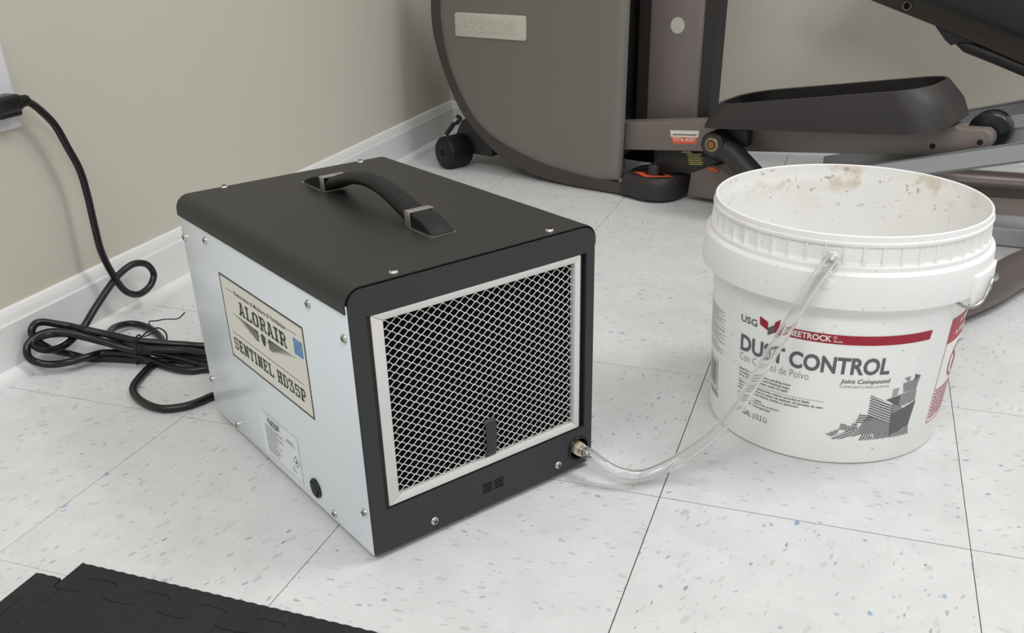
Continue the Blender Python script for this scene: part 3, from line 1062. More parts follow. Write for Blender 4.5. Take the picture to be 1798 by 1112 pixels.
P.poly([(-0.9977, 0.0634), (-0.7797, 0.0753), (-0.8012, 0.0445), (-0.9741, 0.0351)], 0)
P.poly([(-1.0684, 0.0827), (-0.9435, 0.0872), (-0.9416, 0.0732), (-0.9972, 0.0764)], 0)
P.poly([(-0.8500, 0.1101), (-0.7861, 0.1062), (-0.8440, 0.1020)], 0)
P.poly([(-0.9483, 0.1069), (-0.8900, 0.1085), (-0.8960, 0.1020)], 1)
P.poly([(-1.0, 0.0763), (-0.9416, 0.0732), (-0.9000, 0.0690), (-0.9977, 0.0634)], 1)
st([(-1.2006, 0.0900), (-0.9956, 0.0754), (-0.9866, 0.0519), (-1.1960, 0.0640)], -0.42, 0.0028, 0.52)
st([(-0.9480, 0.1010), (-0.7920, 0.1050), (-0.8050, 0.0900), (-0.9300, 0.0890)], 0.62, 0.0019, 0.52)
st([(-0.9400, 0.0880), (-0.7960, 0.0900), (-0.7900, 0.0760), (-0.9400, 0.0710)], 0.62, 0.0025, 0.52)
st([(-1.0260, 0.0948), (-0.9738, 0.0967), (-0.9760, 0.0870), (-1.0244, 0.0849)], 0.1, 0.0019, 0.52, 1)
st([(-1.2598, 0.0673), (-1.1300, 0.0610), (-1.2900, 0.0520)], 0.02, 0.0028, 0.52)
st([(-1.1930, 0.0640), (-0.9880, 0.0520), (-0.9780, 0.0390), (-1.2250, 0.0400), (-1.2500, 0.0490)], 0.10, 0.0014, 0.52)
st([(-1.2600, 0.0500), (-1.2200, 0.0400), (-1.4266, 0.0325), (-1.4600, 0.0345)], 0.45, 0.0029, 0.52)
st([(-1.3936, 0.0546), (-1.2800, 0.0490), (-1.3400, 0.0440), (-1.4000, 0.0470)], 0.0, 0.0020, 0.52)
st([(-1.3078, 0.0551), (-1.2632, 0.0540), (-1.2650, 0.0470), (-1.3100, 0.0480)], 0.5, 0.0014, 0.52, 1)
st([(-1.5010, 0.0387), (-1.3900, 0.0480), (-1.4100, 0.0400), (-1.4500, 0.0360)], 0.15, 0.0020, 0.52)
st([(-1.2304, 0.0324), (-1.2100, 0.0400), (-1.1300, 0.0385), (-1.1000, 0.0327)], 1.2, 0.0030, 0.52)
st([(-1.1000, 0.0327), (-1.1200, 0.0395), (-0.9780, 0.0390), (-0.9706, 0.0330)], 0.25, 0.0017, 0.52)
st([(-0.9741, 0.0350), (-0.8000, 0.0440), (-0.7754, 0.0321), (-0.9706, 0.0325)], 0.55, 0.0026, 0.52)
pr(P, 'striped_artwork', [M['pgrey'], M['pgrey2']])
# warning box round the right-hand side
P = Print()
x0, x1 = -0.548, 0.05
P.poly([(x0, 0.1640), (x1, 0.1640), (x1, 0.1340), (x0, 0.1340)], 0)
P.rect(x0, x0 + 0.006, 0.0345, 0.1340)
P.rect(x0, x1, 0.0345, 0.0354)
P.rect(x1 - 0.006, x1, 0.0345, 0.1340)
cx_, cz_ = -0.245, 0.1040
ell = lambda r: [(cx_ + r * 7.0 * math.cos(k * PI / 20), cz_ + r * math.sin(k * PI / 20)) for k in range(40)]
P.poly(ell(0.0215), 0, [ell(0.0185)])
P.stroke([(cx_ - 0.0135 * 7 * 0.98, cz_ + 0.0135), (cx_ + 0.0135 * 7 * 0.98, cz_ - 0.0135)], 0.004)
P.poly([(cx_ - 0.035, 0.0900), (cx_ + 0.03, 0.0900), (cx_ + 0.02, 0.1080), (cx_ - 0.02, 0.1080)], 0)
rl = random.Random(5)
for k in range(9):
    z = 0.0745 - k * 0.0043
    x = x0 + 0.022
    while x < x1 - 0.02:
        w = rl.uniform(0.02, 0.06)
        P.rect(x, min(x + w, x1 - 0.01), z, z + 0.0021)
        x += w + 0.008
pr(P, 'warning_print', M['pred2'])
P = Print()
for z, xs_ in ((0.1555, 0.14), (0.1425, 0.10)):
    P.poly([(x0 + xs_, z), (x0 + xs_ + 0.05, z), (x0 + xs_ + 0.025, z + 0.006)], 0)
    x = x0 + xs_ + 0.07
    while x < x1 - 0.03:
        P.rect(x, x + 0.03, z, z + 0.006)
        x += 0.042
pr(P, 'warning_heading', M['pwht'], 0.0007)
# directions and bar code round the left-hand side
P = Print()
rl = random.Random(8)
for k in range(24):
    z = 0.1450 - k * 0.0024
    if k in (9, 18):
        continue
    x = -2.98
    en = (-2.535, -2.60, -2.55, -2.66)[k % 4]
    while x < en:
        w = rl.uniform(0.015, 0.05)
        P.rect(x, min(x + w, en), z, z + 0.0008)
        x += w + 0.008
P.rect(-2.98, -2.535, 0.1215, 0.1222)
P.poly([(-2.90, 0.0796), (-2.645, 0.0796), (-2.638, 0.0380), (-2.90, 0.0380)], 0, [[(-2.89, 0.0788), (-2.655, 0.0788), (-2.648, 0.0388), (-2.89, 0.0388)]])
x = -2.88
while x < -2.675:
    w = rl.choice((0.004, 0.008, 0.012))
    P.rect(x, min(x + w, -2.672), 0.0430, 0.0750)
    x += w + rl.choice((0.004, 0.008))
for k in range(3):
    P.rect(-2.86, -2.62, 0.0350 - k * 0.0022, 0.0361 - k * 0.0022)
pr(P, 'directions_print', M['pgrey2'])

# ------------------------------------------------------------------ drain hose
def hose_material():
    m = D.materials.new('clear_vinyl')
    m.use_nodes = True
    nt = m.node_tree
    N, L = nt.nodes, nt.links
    b = N['Principled BSDF']
    b.inputs['Base Color'].default_value = (0.97, 0.97, 0.97, 1)
    b.inputs['Roughness'].default_value = 0.03
    b.inputs['IOR'].default_value = 1.38
    b.inputs['Transmission Weight'].default_value = 0.97
    return m


M['vinyl'] = hose_material()
hp = [(0.5205, 0.0190, 0.0300), (0.5250, 0.0160, 0.0300), (0.5310, 0.0123, 0.0295), (0.5440, 0.0062, 0.0265), (0.5640, 0.0060, 0.0185), (0.5850, 0.0150, 0.0135), (0.6062, 0.0290, 0.0185), (0.6259, 0.0403, 0.0300), (0.6503, 0.0513, 0.0513),
      (0.6734, 0.0616, 0.083), (0.6922, 0.0701, 0.1236), (0.7101, 0.0782, 0.1646), (0.723, 0.084, 0.1952), (0.7358, 0.0898, 0.2232), (0.7450, 0.0960, 0.2400), (0.7495, 0.1045, 0.2450)]
hpt = spline(hp, 8)
hm = MB().tube(hpt, 0.0070, 24, cap=False).tube(hpt, 0.0048, 24, cap=False)
nh = len(hpt) * 24
for e_ in (0, nh - 24):
    hm.f += [(e_ + k, e_ + (k + 1) % 24, nh + e_ + (k + 1) % 24, nh + e_ + k) for k in range(24)]
    hm.mi += [0] * 24
HOSE = hm.build('drain_hose', M['vinyl'], smooth=60)
tag(HOSE, 'clear vinyl drain hose curving from the black box to the white pail', 'hose')

# ------------------------------------------------------------------ wall outlet and power cord
M['plate'] = mat('white_outlet_plastic', rgb(226, 226, 230), 0.3)
M['cord'] = mat('black_cord_jacket', rgb(20, 20, 21), 0.32, spec=0.5)
OUT = thing('wall_outlet', 'white electrical outlet plate on the left wall with a black plug in it', 'outlet', (XW, 0.0, 0))
oy0, oy1, oz0, oz1 = 0.084, 0.1555, 0.316, 0.432
rings = []
for dx, g in ((0.0, 0.0), (0.003, 0.0), (0.0052, 0.0022), (0.0058, 0.006)):
    rings.append([(dx, y, z) for y, z in rrect(oy0 + g, oy1 - g, oz0 + g, oz1 - g, 0.004, 4)])
MB().loft(rings).build('cover_plate', M['plate'], OUT)
for zc_ in (0.352, 0.396):
    MB().plate(rrect(0.103, 0.137, zc_ - 0.014, zc_ + 0.014, 0.011, 6), [], 0.0055, 0.0075, 'x').build('receptacle', M['plate'], OUT, bevel=0.0004)

CORD = thing('power_cord', 'black power cord looped from the wall outlet into a tied bundle behind the box', 'cord', (-0.16, 0.12, 0))
CO = Vector((-0.16, 0.12, 0))


def cp(L):
    return [Vector(p) - CO for p in L]


route = [(-0.283, 0.1480, 0.3512), (-0.282, 0.1560, 0.3475), (-0.279, 0.1660, 0.3370), (-0.276, 0.1825, 0.3135), (-0.274, 0.1940, 0.2795), (-0.272, 0.2035, 0.2470), (-0.270, 0.2045, 0.2095), (-0.268, 0.2020, 0.1640), (-0.266, 0.2015, 0.1260),
         (-0.264, 0.2125, 0.0850), (-0.262, 0.2265, 0.0570), (-0.260, 0.2492, 0.0436), (-0.258, 0.2745, 0.0475), (-0.258, 0.2890, 0.0625), (-0.260, 0.2811, 0.0810), (-0.264, 0.2600, 0.0895), (-0.268, 0.2350, 0.0850), (-0.267, 0.2080, 0.0760), (-0.262, 0.1585, 0.0546),
         (-0.261, 0.1317, 0.0395), (-0.260, 0.1095, 0.0320), (-0.259, 0.0890, 0.0285), (-0.264, 0.0735, 0.0272), (-0.268, 0.0592, 0.0318), (-0.274, 0.0514, 0.0388), (-0.276, 0.0509, 0.0465), (-0.272, 0.0605, 0.0505), (-0.258, 0.0699, 0.0526), (-0.2616, 0.0986, 0.040), (-0.2405, 0.1066, 0.034),
         (-0.2132, 0.1081, 0.030), (-0.1877, 0.1115, 0.026), (-0.1624, 0.115, 0.022), (-0.1255, 0.1219, 0.018), (-0.0881, 0.1281, 0.015), (-0.0573, 0.1295, 0.012), (-0.015, 0.140, 0.009), (0.030, 0.168, 0.009), (0.045, 0.195, 0.013), (0.020, 0.200, 0.018), (-0.025, 0.175, 0.021),
         (-0.07, 0.1501, 0.0235), (-0.0964, 0.1419, 0.0255), (-0.1172, 0.1325, 0.0285), (-0.1357, 0.121, 0.0335), (-0.1565, 0.1122, 0.0375), (-0.1816, 0.1087, 0.0415), (-0.2054, 0.104, 0.046), (-0.2259, 0.0961, 0.0525), (-0.2500, 0.0975, 0.0535), (-0.266, 0.0868, 0.0600), (-0.274, 0.076, 0.0660), (-0.278, 0.0664, 0.0677), (-0.279, 0.0583, 0.0633), (-0.279, 0.0554, 0.0569),
         (-0.277, 0.0569, 0.0476), (-0.272, 0.0625, 0.0370), (-0.268, 0.0745, 0.0240), (-0.2619, 0.0948, 0.0100), (-0.2363, 0.0991, 0.0055), (-0.2042, 0.1069, 0.0055), (-0.1683, 0.1135, 0.0055), (-0.1300, 0.1210, 0.0055), (-0.0800, 0.1400, 0.0055), (-0.020, 0.170, 0.0055), (0.020, 0.205, 0.0055), (0.040, 0.225, 0.0070), (0.055, 0.210, 0.0110), (0.030, 0.160, 0.0110), (-0.010, 0.130, 0.0070),
         (-0.05, 0.1174, 0.0055), (-0.0661, 0.1071, 0.0055), (-0.0902, 0.1054, 0.0055), (-0.1159, 0.1096, 0.0065), (-0.1399, 0.1121, 0.0110), (-0.1632, 0.1131, 0.0145), (-0.1906, 0.1108, 0.0145), (-0.2148, 0.1041, 0.0135), (-0.2200, 0.0824, 0.0165), (-0.2320, 0.0632, 0.0165), (-0.2533, 0.0545, 0.0135), (-0.268, 0.0448, 0.0180), (-0.276, 0.0381, 0.0273), (-0.279, 0.0398, 0.0382),
         (-0.279, 0.0480, 0.0465), (-0.272, 0.0600, 0.0530), (-0.2577, 0.0715, 0.0555), (-0.2422, 0.0825, 0.0510), (-0.2225, 0.0925, 0.0440), (-0.1988, 0.0970, 0.0370), (-0.1748, 0.1010, 0.0300), (-0.154, 0.1080, 0.0245), (-0.1227, 0.1190, 0.0190), (-0.0856, 0.1215, 0.0130), (-0.0518, 0.1200, 0.0100), (-0.005, 0.128, 0.010), (0.035, 0.150, 0.014), (0.045, 0.172, 0.020), (0.020, 0.168, 0.025), (-0.020, 0.140, 0.026),
         (-0.0514, 0.1270, 0.0255), (-0.083, 0.1241, 0.0260), (-0.1103, 0.1155, 0.0275), (-0.1408, 0.1077, 0.0300), (-0.170, 0.1100, 0.0325), (-0.2052, 0.1224, 0.0290), (-0.2321, 0.1451, 0.0240), (-0.2518, 0.1736, 0.0180), (-0.2588, 0.2013, 0.0120), (-0.2522, 0.217, 0.0080), (-0.229, 0.2171, 0.0060), (-0.198, 0.2015, 0.0060), (-0.1684, 0.178, 0.0060), (-0.1489, 0.152, 0.0055), (-0.1372, 0.1275, 0.0055),
         (-0.1301, 0.1019, 0.0055), (-0.1219, 0.0711, 0.0055), (-0.1106, 0.0427, 0.0055), (-0.0923, 0.0227, 0.0055), (-0.0665, 0.0083, 0.0055), (-0.0413, 0.0015, 0.0055), (-0.024, 0.0044, 0.0055), (-0.0073, 0.0166, 0.0055), (0.0031, 0.0343, 0.0055), (0.0096, 0.0526, 0.0055), (0.035, 0.092, 0.0070), (0.075, 0.140, 0.0200), (0.105, 0.172, 0.0400)]
CR = 0.0052
MB().tube(spline(cp(route), 7), CR, 12).build('cable', M['cord'], CORD)
MB().tube(spline(cp([(-0.1471, 0.104, 0.0455), (-0.1420, 0.0965, 0.036), (-0.1440, 0.0945, 0.024), (-0.1520, 0.100, 0.012), (-0.1616, 0.1112, 0.0015), (-0.166, 0.128, 0.010), (-0.162, 0.130, 0.032), (-0.153, 0.118, 0.0440), (-0.1471, 0.104, 0.0455)]), 5), 0.0013, 6).build('twist_tie', M['rub'], CORD)
MB().tube(spline(cp([(-0.1500, 0.1040, 0.0430), (-0.1400, 0.1013, 0.046), (-0.1325, 0.0982, 0.052), (-0.1298, 0.1066, 0.050), (-0.1276, 0.1163, 0.050), (-0.116, 0.1157, 0.055)]), 5), 0.0009, 6).build('twist_tie', M['rub'], CORD)
# right-angle plug on the outlet with a ribbed strain relief
pl = []
for y, hz, hx in ((0.090, 0.0105, 0.0095), (0.098, 0.0110, 0.0110), (0.130, 0.0110, 0.0110), (0.135, 0.0098, 0.0100), (0.138, 0.0085, 0.0085)):
    pl.append([(x - CO.x, y - CO.y, z) for x, z in [(-0.2830 + a, 0.3525 + b) for a, b in rrect(-hx - 0.004, hx, -hz, hz, 0.004, 3)]])
PLG = MB().loft(pl).build('plug', M['cord'], CORD, smooth=40)
MB().plate([(y - CO.y, z) for y, z in rrect(0.098, 0.1360, 0.3360, 0.3440, 0.003, 3)], [], -0.2960 - CO.x, -0.278 - CO.x, 'x').build('plug_lip', M['cord'], PLG, bevel=0.001)
sr = MB()
for k in range(5):
    y = 0.137 + k * 0.0034
    sr.lathe([(0.0, y), (0.0086 - k * 0.0004, y), (0.0086 - k * 0.0004, y + 0.0019), (0.0064, y + 0.0022), (0.0064, y + 0.0032), (0, y + 0.0032)], 20, (-0.283 - CO.x, -CO.y, 0.3515), 'y')
sr.build('strain_relief', M['cord'], PLG)
MB().tube(spline(cp([(-0.147, 0.118, 0.0035), (-0.149, 0.112, 0.020), (-0.150, 0.118, 0.0390), (-0.148, 0.135, 0.0440), (-0.146, 0.152, 0.0410), (-0.145, 0.163, 0.0260), (-0.147, 0.156, 0.0080), (-0.147, 0.135, 0.0030), (-0.147, 0.118, 0.0035)]), 4), 0.0011, 6).build('twist_tie', M['rub'], CORD)
MB().tube(spline(cp([(-0.148, 0.140, 0.0445), (-0.156, 0.146, 0.052), (-0.146, 0.150, 0.053), (-0.140, 0.160, 0.052), (-0.130, 0.166, 0.051), (-0.121, 0.168, 0.053), (-0.114, 0.174, 0.060)]), 5), 0.0009, 6).build('twist_tie', M['rub'], CORD)

# ------------------------------------------------------------------ exercise machine (its own frame: x = along, y = away, z = up)
M['shroud'] = mat('warm_grey_metallic_shroud', rgb(124, 118, 112), 0.45, 0.15, spec=0.4, bump=(500, 0.03))
M['shtrim'] = mat('dark_grey_shroud_trim', rgb(74, 68, 66), 0.5, spec=0.4)
M['col'] = mat('brown_grey_column_paint', rgb(128, 118, 114), 0.42, 0.15)
M['dkside'] = mat('charcoal_channel', rgb(46, 44, 43), 0.5)
M['linkp'] = mat('bronze_grey_link_paint', rgb(122, 112, 107), 0.42, 0.1, var=(40, 0.04))
M['linksh'] = mat('shaded_link_paint', rgb(72, 67, 65), 0.42, 0.1)  # link paint darkened: shade on the far link put into its colour
M['pedal'] = mat('charcoal_pedal_plastic', rgb(50, 47, 47), 0.5, spec=0.4, bump=(700, 0.05))
M['tubep'] = mat('brown_frame_paint', rgb(88, 78, 74), 0.35, 0.2, spec=0.5)
M['rail'] = mat('extruded_aluminium', rgb(178, 179, 182), 0.38, 0.45)
M['badge'] = mat('pale_badge_plate', rgb(196, 193, 182), 0.4)
M['dcw'] = mat('decal_white', rgb(222, 220, 214), 0.5)
M['dco'] = mat('decal_orange', rgb(222, 92, 56), 0.5)
M['dcy'] = mat('decal_yellow', rgb(178, 168, 96), 0.5)
M['drvb'] = mat('dull_brass_bolt', rgb(150, 140, 104), 0.4, 0.6, var=(400, 0.3))
M['rust'] = mat('rusty_bolt', rgb(170, 104, 44), 0.6, 0.4, var=(500, 0.3))
MA = math.radians(-18)
EX = thing('elliptical_trainer', 'grey and charcoal elliptical exercise machine behind the box and pail', 'exercise machine', (0.27, 1.13, 0), MA)
# round side shroud: left half of a drum, square to the right
outer_a = [(-0.116, 0.004), (-0.212, 0.014), (-0.299, 0.040), (-0.361, 0.078), (-0.421, 0.132), (-0.463, 0.203), (-0.490, 0.273), (-0.501, 0.332)]
outer_b = [(-0.497, 0.400), (-0.478, 0.475), (-0.440, 0.550), (-0.380, 0.615), (-0.300, 0.660), (-0.200, 0.685), (-0.080, 0.690)]
inner_a = [(-0.096, 0.029), (-0.179, 0.039), (-0.276, 0.064), (-0.360, 0.101), (-0.419, 0.168), (-0.457, 0.245), (-0.472, 0.319)]
inner_b = [(-0.472, 0.379), (-0.455, 0.455), (-0.418, 0.525), (-0.362, 0.587), (-0.285, 0.632), (-0.190, 0.660), (-0.080, 0.668)]
sm2 = lambda L: [(v.x, v.y) for v in spline([(p[0], p[1], 0) for p in L], 5)]
edge_r = [(0.024, 0.690), (0.025, 0.395), (0.022, 0.160), (0.018, 0.048), (0.016, 0.0305)]
face_o = sm2([(-0.033, 0.0245)] + inner_a + inner_b + [(-0.03, 0.668)]) + [(0.0245, 0.668)] + edge_r[1:]
# thick shell whose front edge rolls over on the right-hand side
rings = []
cxm, czm = -0.20, 0.345
for y, k in ((0.019, 1.0), (0.014, 0.998), (0.008, 0.988), (0.0035, 0.968), (0.001, 0.940), (0.0, 0.905)):
    rings.append([(cxm + (x - cxm) * k, y, czm + (z - czm) * k) for x, z in face_o])
MB().loft(rings).build('side_shroud', M['shroud'], EX, smooth=40)
tr_o = sm2([(0.012, 0.004), (-0.033, 0.0035)] + outer_a + outer_b + [(-0.03, 0.690)]) + [(-0.020, 0.690), (-0.020, 0.680), (-0.020, 0.06), (-0.010, 0.029), (0.060, 0.027), (0.055, 0.008)]
MB().plate(tr_o, [], 0.010, 0.090, 'y').build('shroud_trim', M['shtrim'], EX, bevel=0.004, seg=3, smooth=40)
MB().box(0.0180, 0.074, 0.004, 0.060, 0.030, 0.0375).build('shroud_sill', M['shroud'], EX, bevel=0.003)
MB().plate([(-0.37, 0.06), (-0.030, 0.06), (-0.030, 0.60), (-0.30, 0.62), (-0.44, 0.45), (-0.45, 0.25)], [], 0.092, 0.34, 'y').build('drum_housing', M['dkside'], EX, bevel=0.01)
MB().box(-0.05, 0.10, 0.20, 0.24, 0.10, 0.66).build('black_core', M['void'], EX)  # black box added as the dark inside of the machine
# badge with raised letters
BD = MB().plate(rrect(-0.4185, -0.2195, 0.3055, 0.3560, 0.006, 4), [], -0.0035, 0.003, 'y').build('badge', M['badge'], EX, bevel=0.0012)
P = Print()
P.text('PRECOR', -0.398, -0.240, 0.3170, 0.3450, 0, 0.015)
vs, fs = P.v, P.f
m = MB()
m.add([(v[0], -0.0048, v[1]) for v in vs], fs)
em_edges = {}
for f in fs:
    for i in range(len(f)):
        ed = (f[i], f[(i + 1) % len(f)])
        em_edges[ed] = 1
nv = len(vs)
m.add([(v[0], -0.0048, v[1]) for v in vs] + [(v[0], -0.0030, v[1]) for v in vs], [(a, b, b + nv, a + nv) for (a, b) in em_edges if (b, a) not in em_edges])
m.build('badge_letters', M['badge'], BD, smooth=0)
# upright column
cf = [(0.0235, 0.132), (0.144, 0.142), (0.146, 0.391), (0.150, 0.70), (0.026, 0.70), (0.023, 0.387)]
COLM = MB().plate(cf, [], 0.100, 0.130, 'y').build('column', M['col'], EX, bevel=0.008, seg=3)
MB().plate([(0.130, 0.142), (0.170, 0.150), (0.173, 0.391), (0.178, 0.70), (0.140, 0.70)], [], 0.108, 0.150, 'y').build('column_side', M['dkside'], COLM)
MB().plate([(-0.004, 0.132), (0.040, 0.132), (0.040, 0.70), (-0.004, 0.70)], [], 0.108, 0.150, 'y').build('column_side', M['dkside'], COLM)
MB().plate(circ(0.0905, 0.341, 0.0158, 32), [], 0.0990, 0.101, 'y').build('column_cap', M['badge'], COLM)
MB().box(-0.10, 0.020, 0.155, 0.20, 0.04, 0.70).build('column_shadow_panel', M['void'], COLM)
# lower leg of the column, black hinge box and foot
MB().loft([[(x, y, z) for x in (xa, xb) for y in ((0.095, 0.135) if x == xa else (0.135, 0.095))] for xa, xb, z in ((0.062, 0.100, 0.012), (0.058, 0.098, 0.050), (0.066, 0.104, 0.090), (0.072, 0.108, 0.135))]).build('column_leg', M['col'], EX, bevel=0.004)


def near_link(y0, y1, dx=0.0, dz=0.0, decal=True):
    pts = [(-0.06, 0.087), (0.202, 0.114), (0.267, 0.122), (0.630, 0.158), (0.672, 0.167), (0.702, 0.174)] + [(0.7125 + 0.0185 * math.cos(a), 0.1925 + 0.0185 * math.sin(a)) for a in [-1.2 + 2.5 * k / 8 for k in range(9)]] + [(0.692, 0.2090), (0.676, 0.2085), (0.668, 0.214), (0.634, 0.2065), (0.204, 0.175), (-0.06, 0.143)]
    return MB().plate(pts, [], y0, y1, 'y')


LK = near_link(0.030, 0.070).build('pedal_link', M['linkp'], EX, bevel=0.004, seg=2)


def pedal_bm():
    """deep foot tray: wall flares outward to the base, rim climbs towards the heel end"""
    def ring(top, inset, n=14):
        out = []
        x0, x1 = (0.229, 0.674) if not top else (0.241, 0.632)
        ya, yb = (-0.052, 0.150) if not top else (-0.040, 0.138)
        x0, x1, ya, yb = x0 + inset, x1 - inset, ya + inset, yb - inset
        ra, rb = (0.030, 0.060) if not top else (0.060, 0.055)
        for (cx, cy, a0, r) in ((x0 + ra, ya + ra, PI, ra), (x1 - rb, ya + rb, 1.5 * PI, rb), (x1 - rb, yb - rb, 0, rb), (x0 + ra, yb - ra, 0.5 * PI, ra)):
            for i in range(n):
                a = a0 + 0.5 * PI * i / (n - 1)
                out.append((cx + r * math.cos(a), cy + r * math.sin(a)))
        return out

    def zt(x, y):
        return 0.229 + 0.158 * (x - 0.31)

    def zb(x):
        t = (x - 0.236) / 0.464
        return 0.178 + 0.030 * t + 0.022 * max(0, (t - 0.72) / 0.28) ** 1.6
    m = MB()
    ob, ot, it, ib = ring(False, 0), ring(True, 0), ring(True, 0.005), ring(False, 0.012)
    mid = [((a[0] + b[0]) / 2 + (a[0] - b[0]) * 0.18, (a[1] + b[1]) / 2 + (a[1] - b[1]) * 0.18) for a, b in zip(ob, ot)]
    r0 = [(x, y, zb(x)) for x, y in ob]
    rm = [(p[0], p[1], (zb(o[0]) + zt(t[0], t[1])) / 2) for p, o, t in zip(mid, ob, ot)]
    r1 = [(x, y, zt(x, y)) for x, y in ot]
    r1b = [((p[0] + q[0]) / 2, (p[1] + q[1]) / 2, zt(p[0], p[1]) + 0.0015) for p, q in zip(ot, it)]
    r2 = [(x, y, zt(a, b2)) for (x, y), (a, b2) in zip(it, ot)]
    r3 = [(x, y, zb(x) + 0.018) for x, y in ib]
    return m.loft([r0, rm, r1, r1b, r2, r3], cap=True)


PD = pedal_bm().build('pedal', M['pedal'], EX, smooth=40)
# raised word on the heel end of the pedal
P = Print()
P.text('PRECOR', 0.0, 0.060, 0.0, 0.011, 0, 0.01)
lt = MB().add([(0.6594 - 0.88 * v[1], 0.017 + v[0], 0.250 + v[1]) for v in P.v], P.f).build('pedal_lettering', M['dkside'], PD, smooth=0)
RO = MB().lathe([(0.010, 0.076), (0.030, 0.076), (0.0345, 0.079), (0.0365, 0.086), (0.0365, 0.102), (0.0345, 0.109), (0.030, 0.112), (0.010, 0.112)], 40, (0.7135, 0, 0.1980), 'y', close=True).build('roller', M['gloss'], EX)
MB().lathe([(0.0, 0.028), (0.009, 0.028), (0.010, 0.032), (0.010, 0.115), (0.0, 0.115)], 24, (0.7140, 0, 0.1910), 'y').build('roller_axle', M['linkp'], RO)
MB().lathe([(0.0, 0.0275), (0.0055, 0.0275), (0.0055, 0.030)], 6, (0.7140, 0, 0.1910), 'y').build('axle_socket', M['void'], RO)
MB().lathe([(0.0, 0.0292), (0.0048, 0.0292), (0.0048, 0.031)], 16, (0.6390, 0, 0.1755), 'y').build('locating_hole', M['void'], LK)
# decal on the link
P = Print()
P.poly([(0.124, 0.1475), (0.190, 0.1535), (0.1885, 0.1400), (0.1265, 0.1345)], 0)
P.poly([(0.1265, 0.1345), (0.1885, 0.1400), (0.1850, 0.1262), (0.1330, 0.1215)], 1)
P.build('link_decal', [M['dcw'], M['dco']], LK, lambda x, z: (x, 0.0295, z))
P = Print()
P.text('TOTAL BODY', 0.0, 0.052, 0, 0.0078, 0, 0.02)
P.rect(-0.001, 0.053, 0.0125, 0.0143, 1)
P.build('decal_lettering', [M['dcw'], M['ink']], LK, lambda x, z: (x + 0.1315, 0.0291, z + 0.1262 + x * 0.09))
# black pivot arm with its big bolt, running down behind the pail
PV = MB()
path = [(0.250, 0.1455), (0.285, 0.128), (0.330, 0.092), (0.385, 0.045), (0.42, 0.022)]
PV.tube([(x, -0.012, z) for x, z in path], [0.0205, 0.0225, 0.0225, 0.022, 0.021], 18)
PV.lathe([(0.0, -0.036), (0.0205, -0.036), (0.0235, -0.033), (0.0235, 0.020), (0.0, 0.020)], 36, (0.2505, 0, 0.1455), 'y')
PVO = PV.build('pivot_arm', M['dkside'], EX, smooth=40)
MB().lathe([(0.0, -0.0372), (0.0125, -0.0372), (0.0140, -0.0360)], 32, (0.2505, 0, 0.1450), 'y').build('pivot_washer', M['drvb'], PVO)
MB().lathe([(0.0070, -0.0376), (0.0090, -0.0376), (0.0090, -0.0370)], 32, (0.2505, 0, 0.1450), 'y').build('washer_groove', M['void'], PVO)
MB().lathe([(0.0, -0.0395), (0.0045, -0.0395), (0.0056, -0.0380), (0.0056, -0.0370)], 20, (0.2505, 0, 0.1450), 'y').build('bolt_head', M['rust'], PVO)
MB().box(0.262, 0.305, 0.004, 0.032, 0.138, 0.172).build('link_stop', M['dkside'], LK, bevel=0.003)
# black hinge box with a yellow label, and the long base box beside it
HBO = MB().plate([(0.074, 0.046), (0.080, 0.096), (0.100, 0.101), (0.158, 0.103), (0.206, 0.0975), (0.224, 0.086), (0.160, 0.056)], [], 0.058, 0.125, 'y').build('hinge_box', M['dkside'], EX, bevel=0.004)
P = Print()
for k in range(6):
    P.rect(0.0, 0.034 - 0.004 * (k % 2), -0.0040 * k, -0.0040 * k + 0.0020)
P.poly([(-0.014, 0.0035), (0.012, 0.0035), (0.010, 0.0065), (-0.008, 0.0065)])
P.build('caution_label', M['dcy'], HBO, lambda x, z: (0.152 + x - z * 0.30, 0.0573, 0.0955 + z + x * 0.10))
BB = MB().plate([(0.158, 0.010), (0.46, 0.010), (0.46, 0.060), (0.262, 0.066), (0.215, 0.083), (0.165, 0.060)], [], 0.052, 0.135, 'y').build('base_box', M['linkp'], EX, bevel=0.006)
MB().plate([(0.204, 0.0785), (0.222, 0.0775), (0.233, 0.071), (0.208, 0.0715)], [], 0.049, 0.053, 'y').build('edge_decal', M['dco'], BB)
# levelling foot cover with the orange and white eye-shaped decal
fo2 = [(0.022, 0.012), (0.050, 0.000), (0.084, -0.010), (0.118, -0.004), (0.142, 0.022), (0.148, 0.070), (0.135, 0.110), (0.022, 0.110)]
rr = []
for z, k in ((0.006, 1.0), (0.034, 0.99), (0.045, 0.95), (0.050, 0.87)):
    cxx, cyy = 0.090, 0.055
    rr.append([(cxx + (v.x - cxx) * k, cyy + (v.y - cyy) * k, z) for v in spline([(p[0], p[1], 0) for p in fo2], 4, True)])
FC = MB().loft(rr).build('foot_cover', M['pedal'], EX, smooth=40)
P = Print()
P.poly([(0.040, 0.030), (0.084, 0.005), (0.136, 0.036), (0.094, 0.056)], 0)
P.poly([(0.062, 0.035), (0.087, 0.020), (0.116, 0.038), (0.094, 0.055)], 1)
P.build('foot_decal', [M['dco'], M['dcw']], FC, lambda x, y: (x, y, 0.0506))
MB().lathe([(0, 0.050), (0.0125, 0.050), (0.0125, 0.068), (0.0105, 0.072), (0, 0.072)], 24, (0.088, 0.034, 0)).build('foot_knob', M['dkside'], FC)
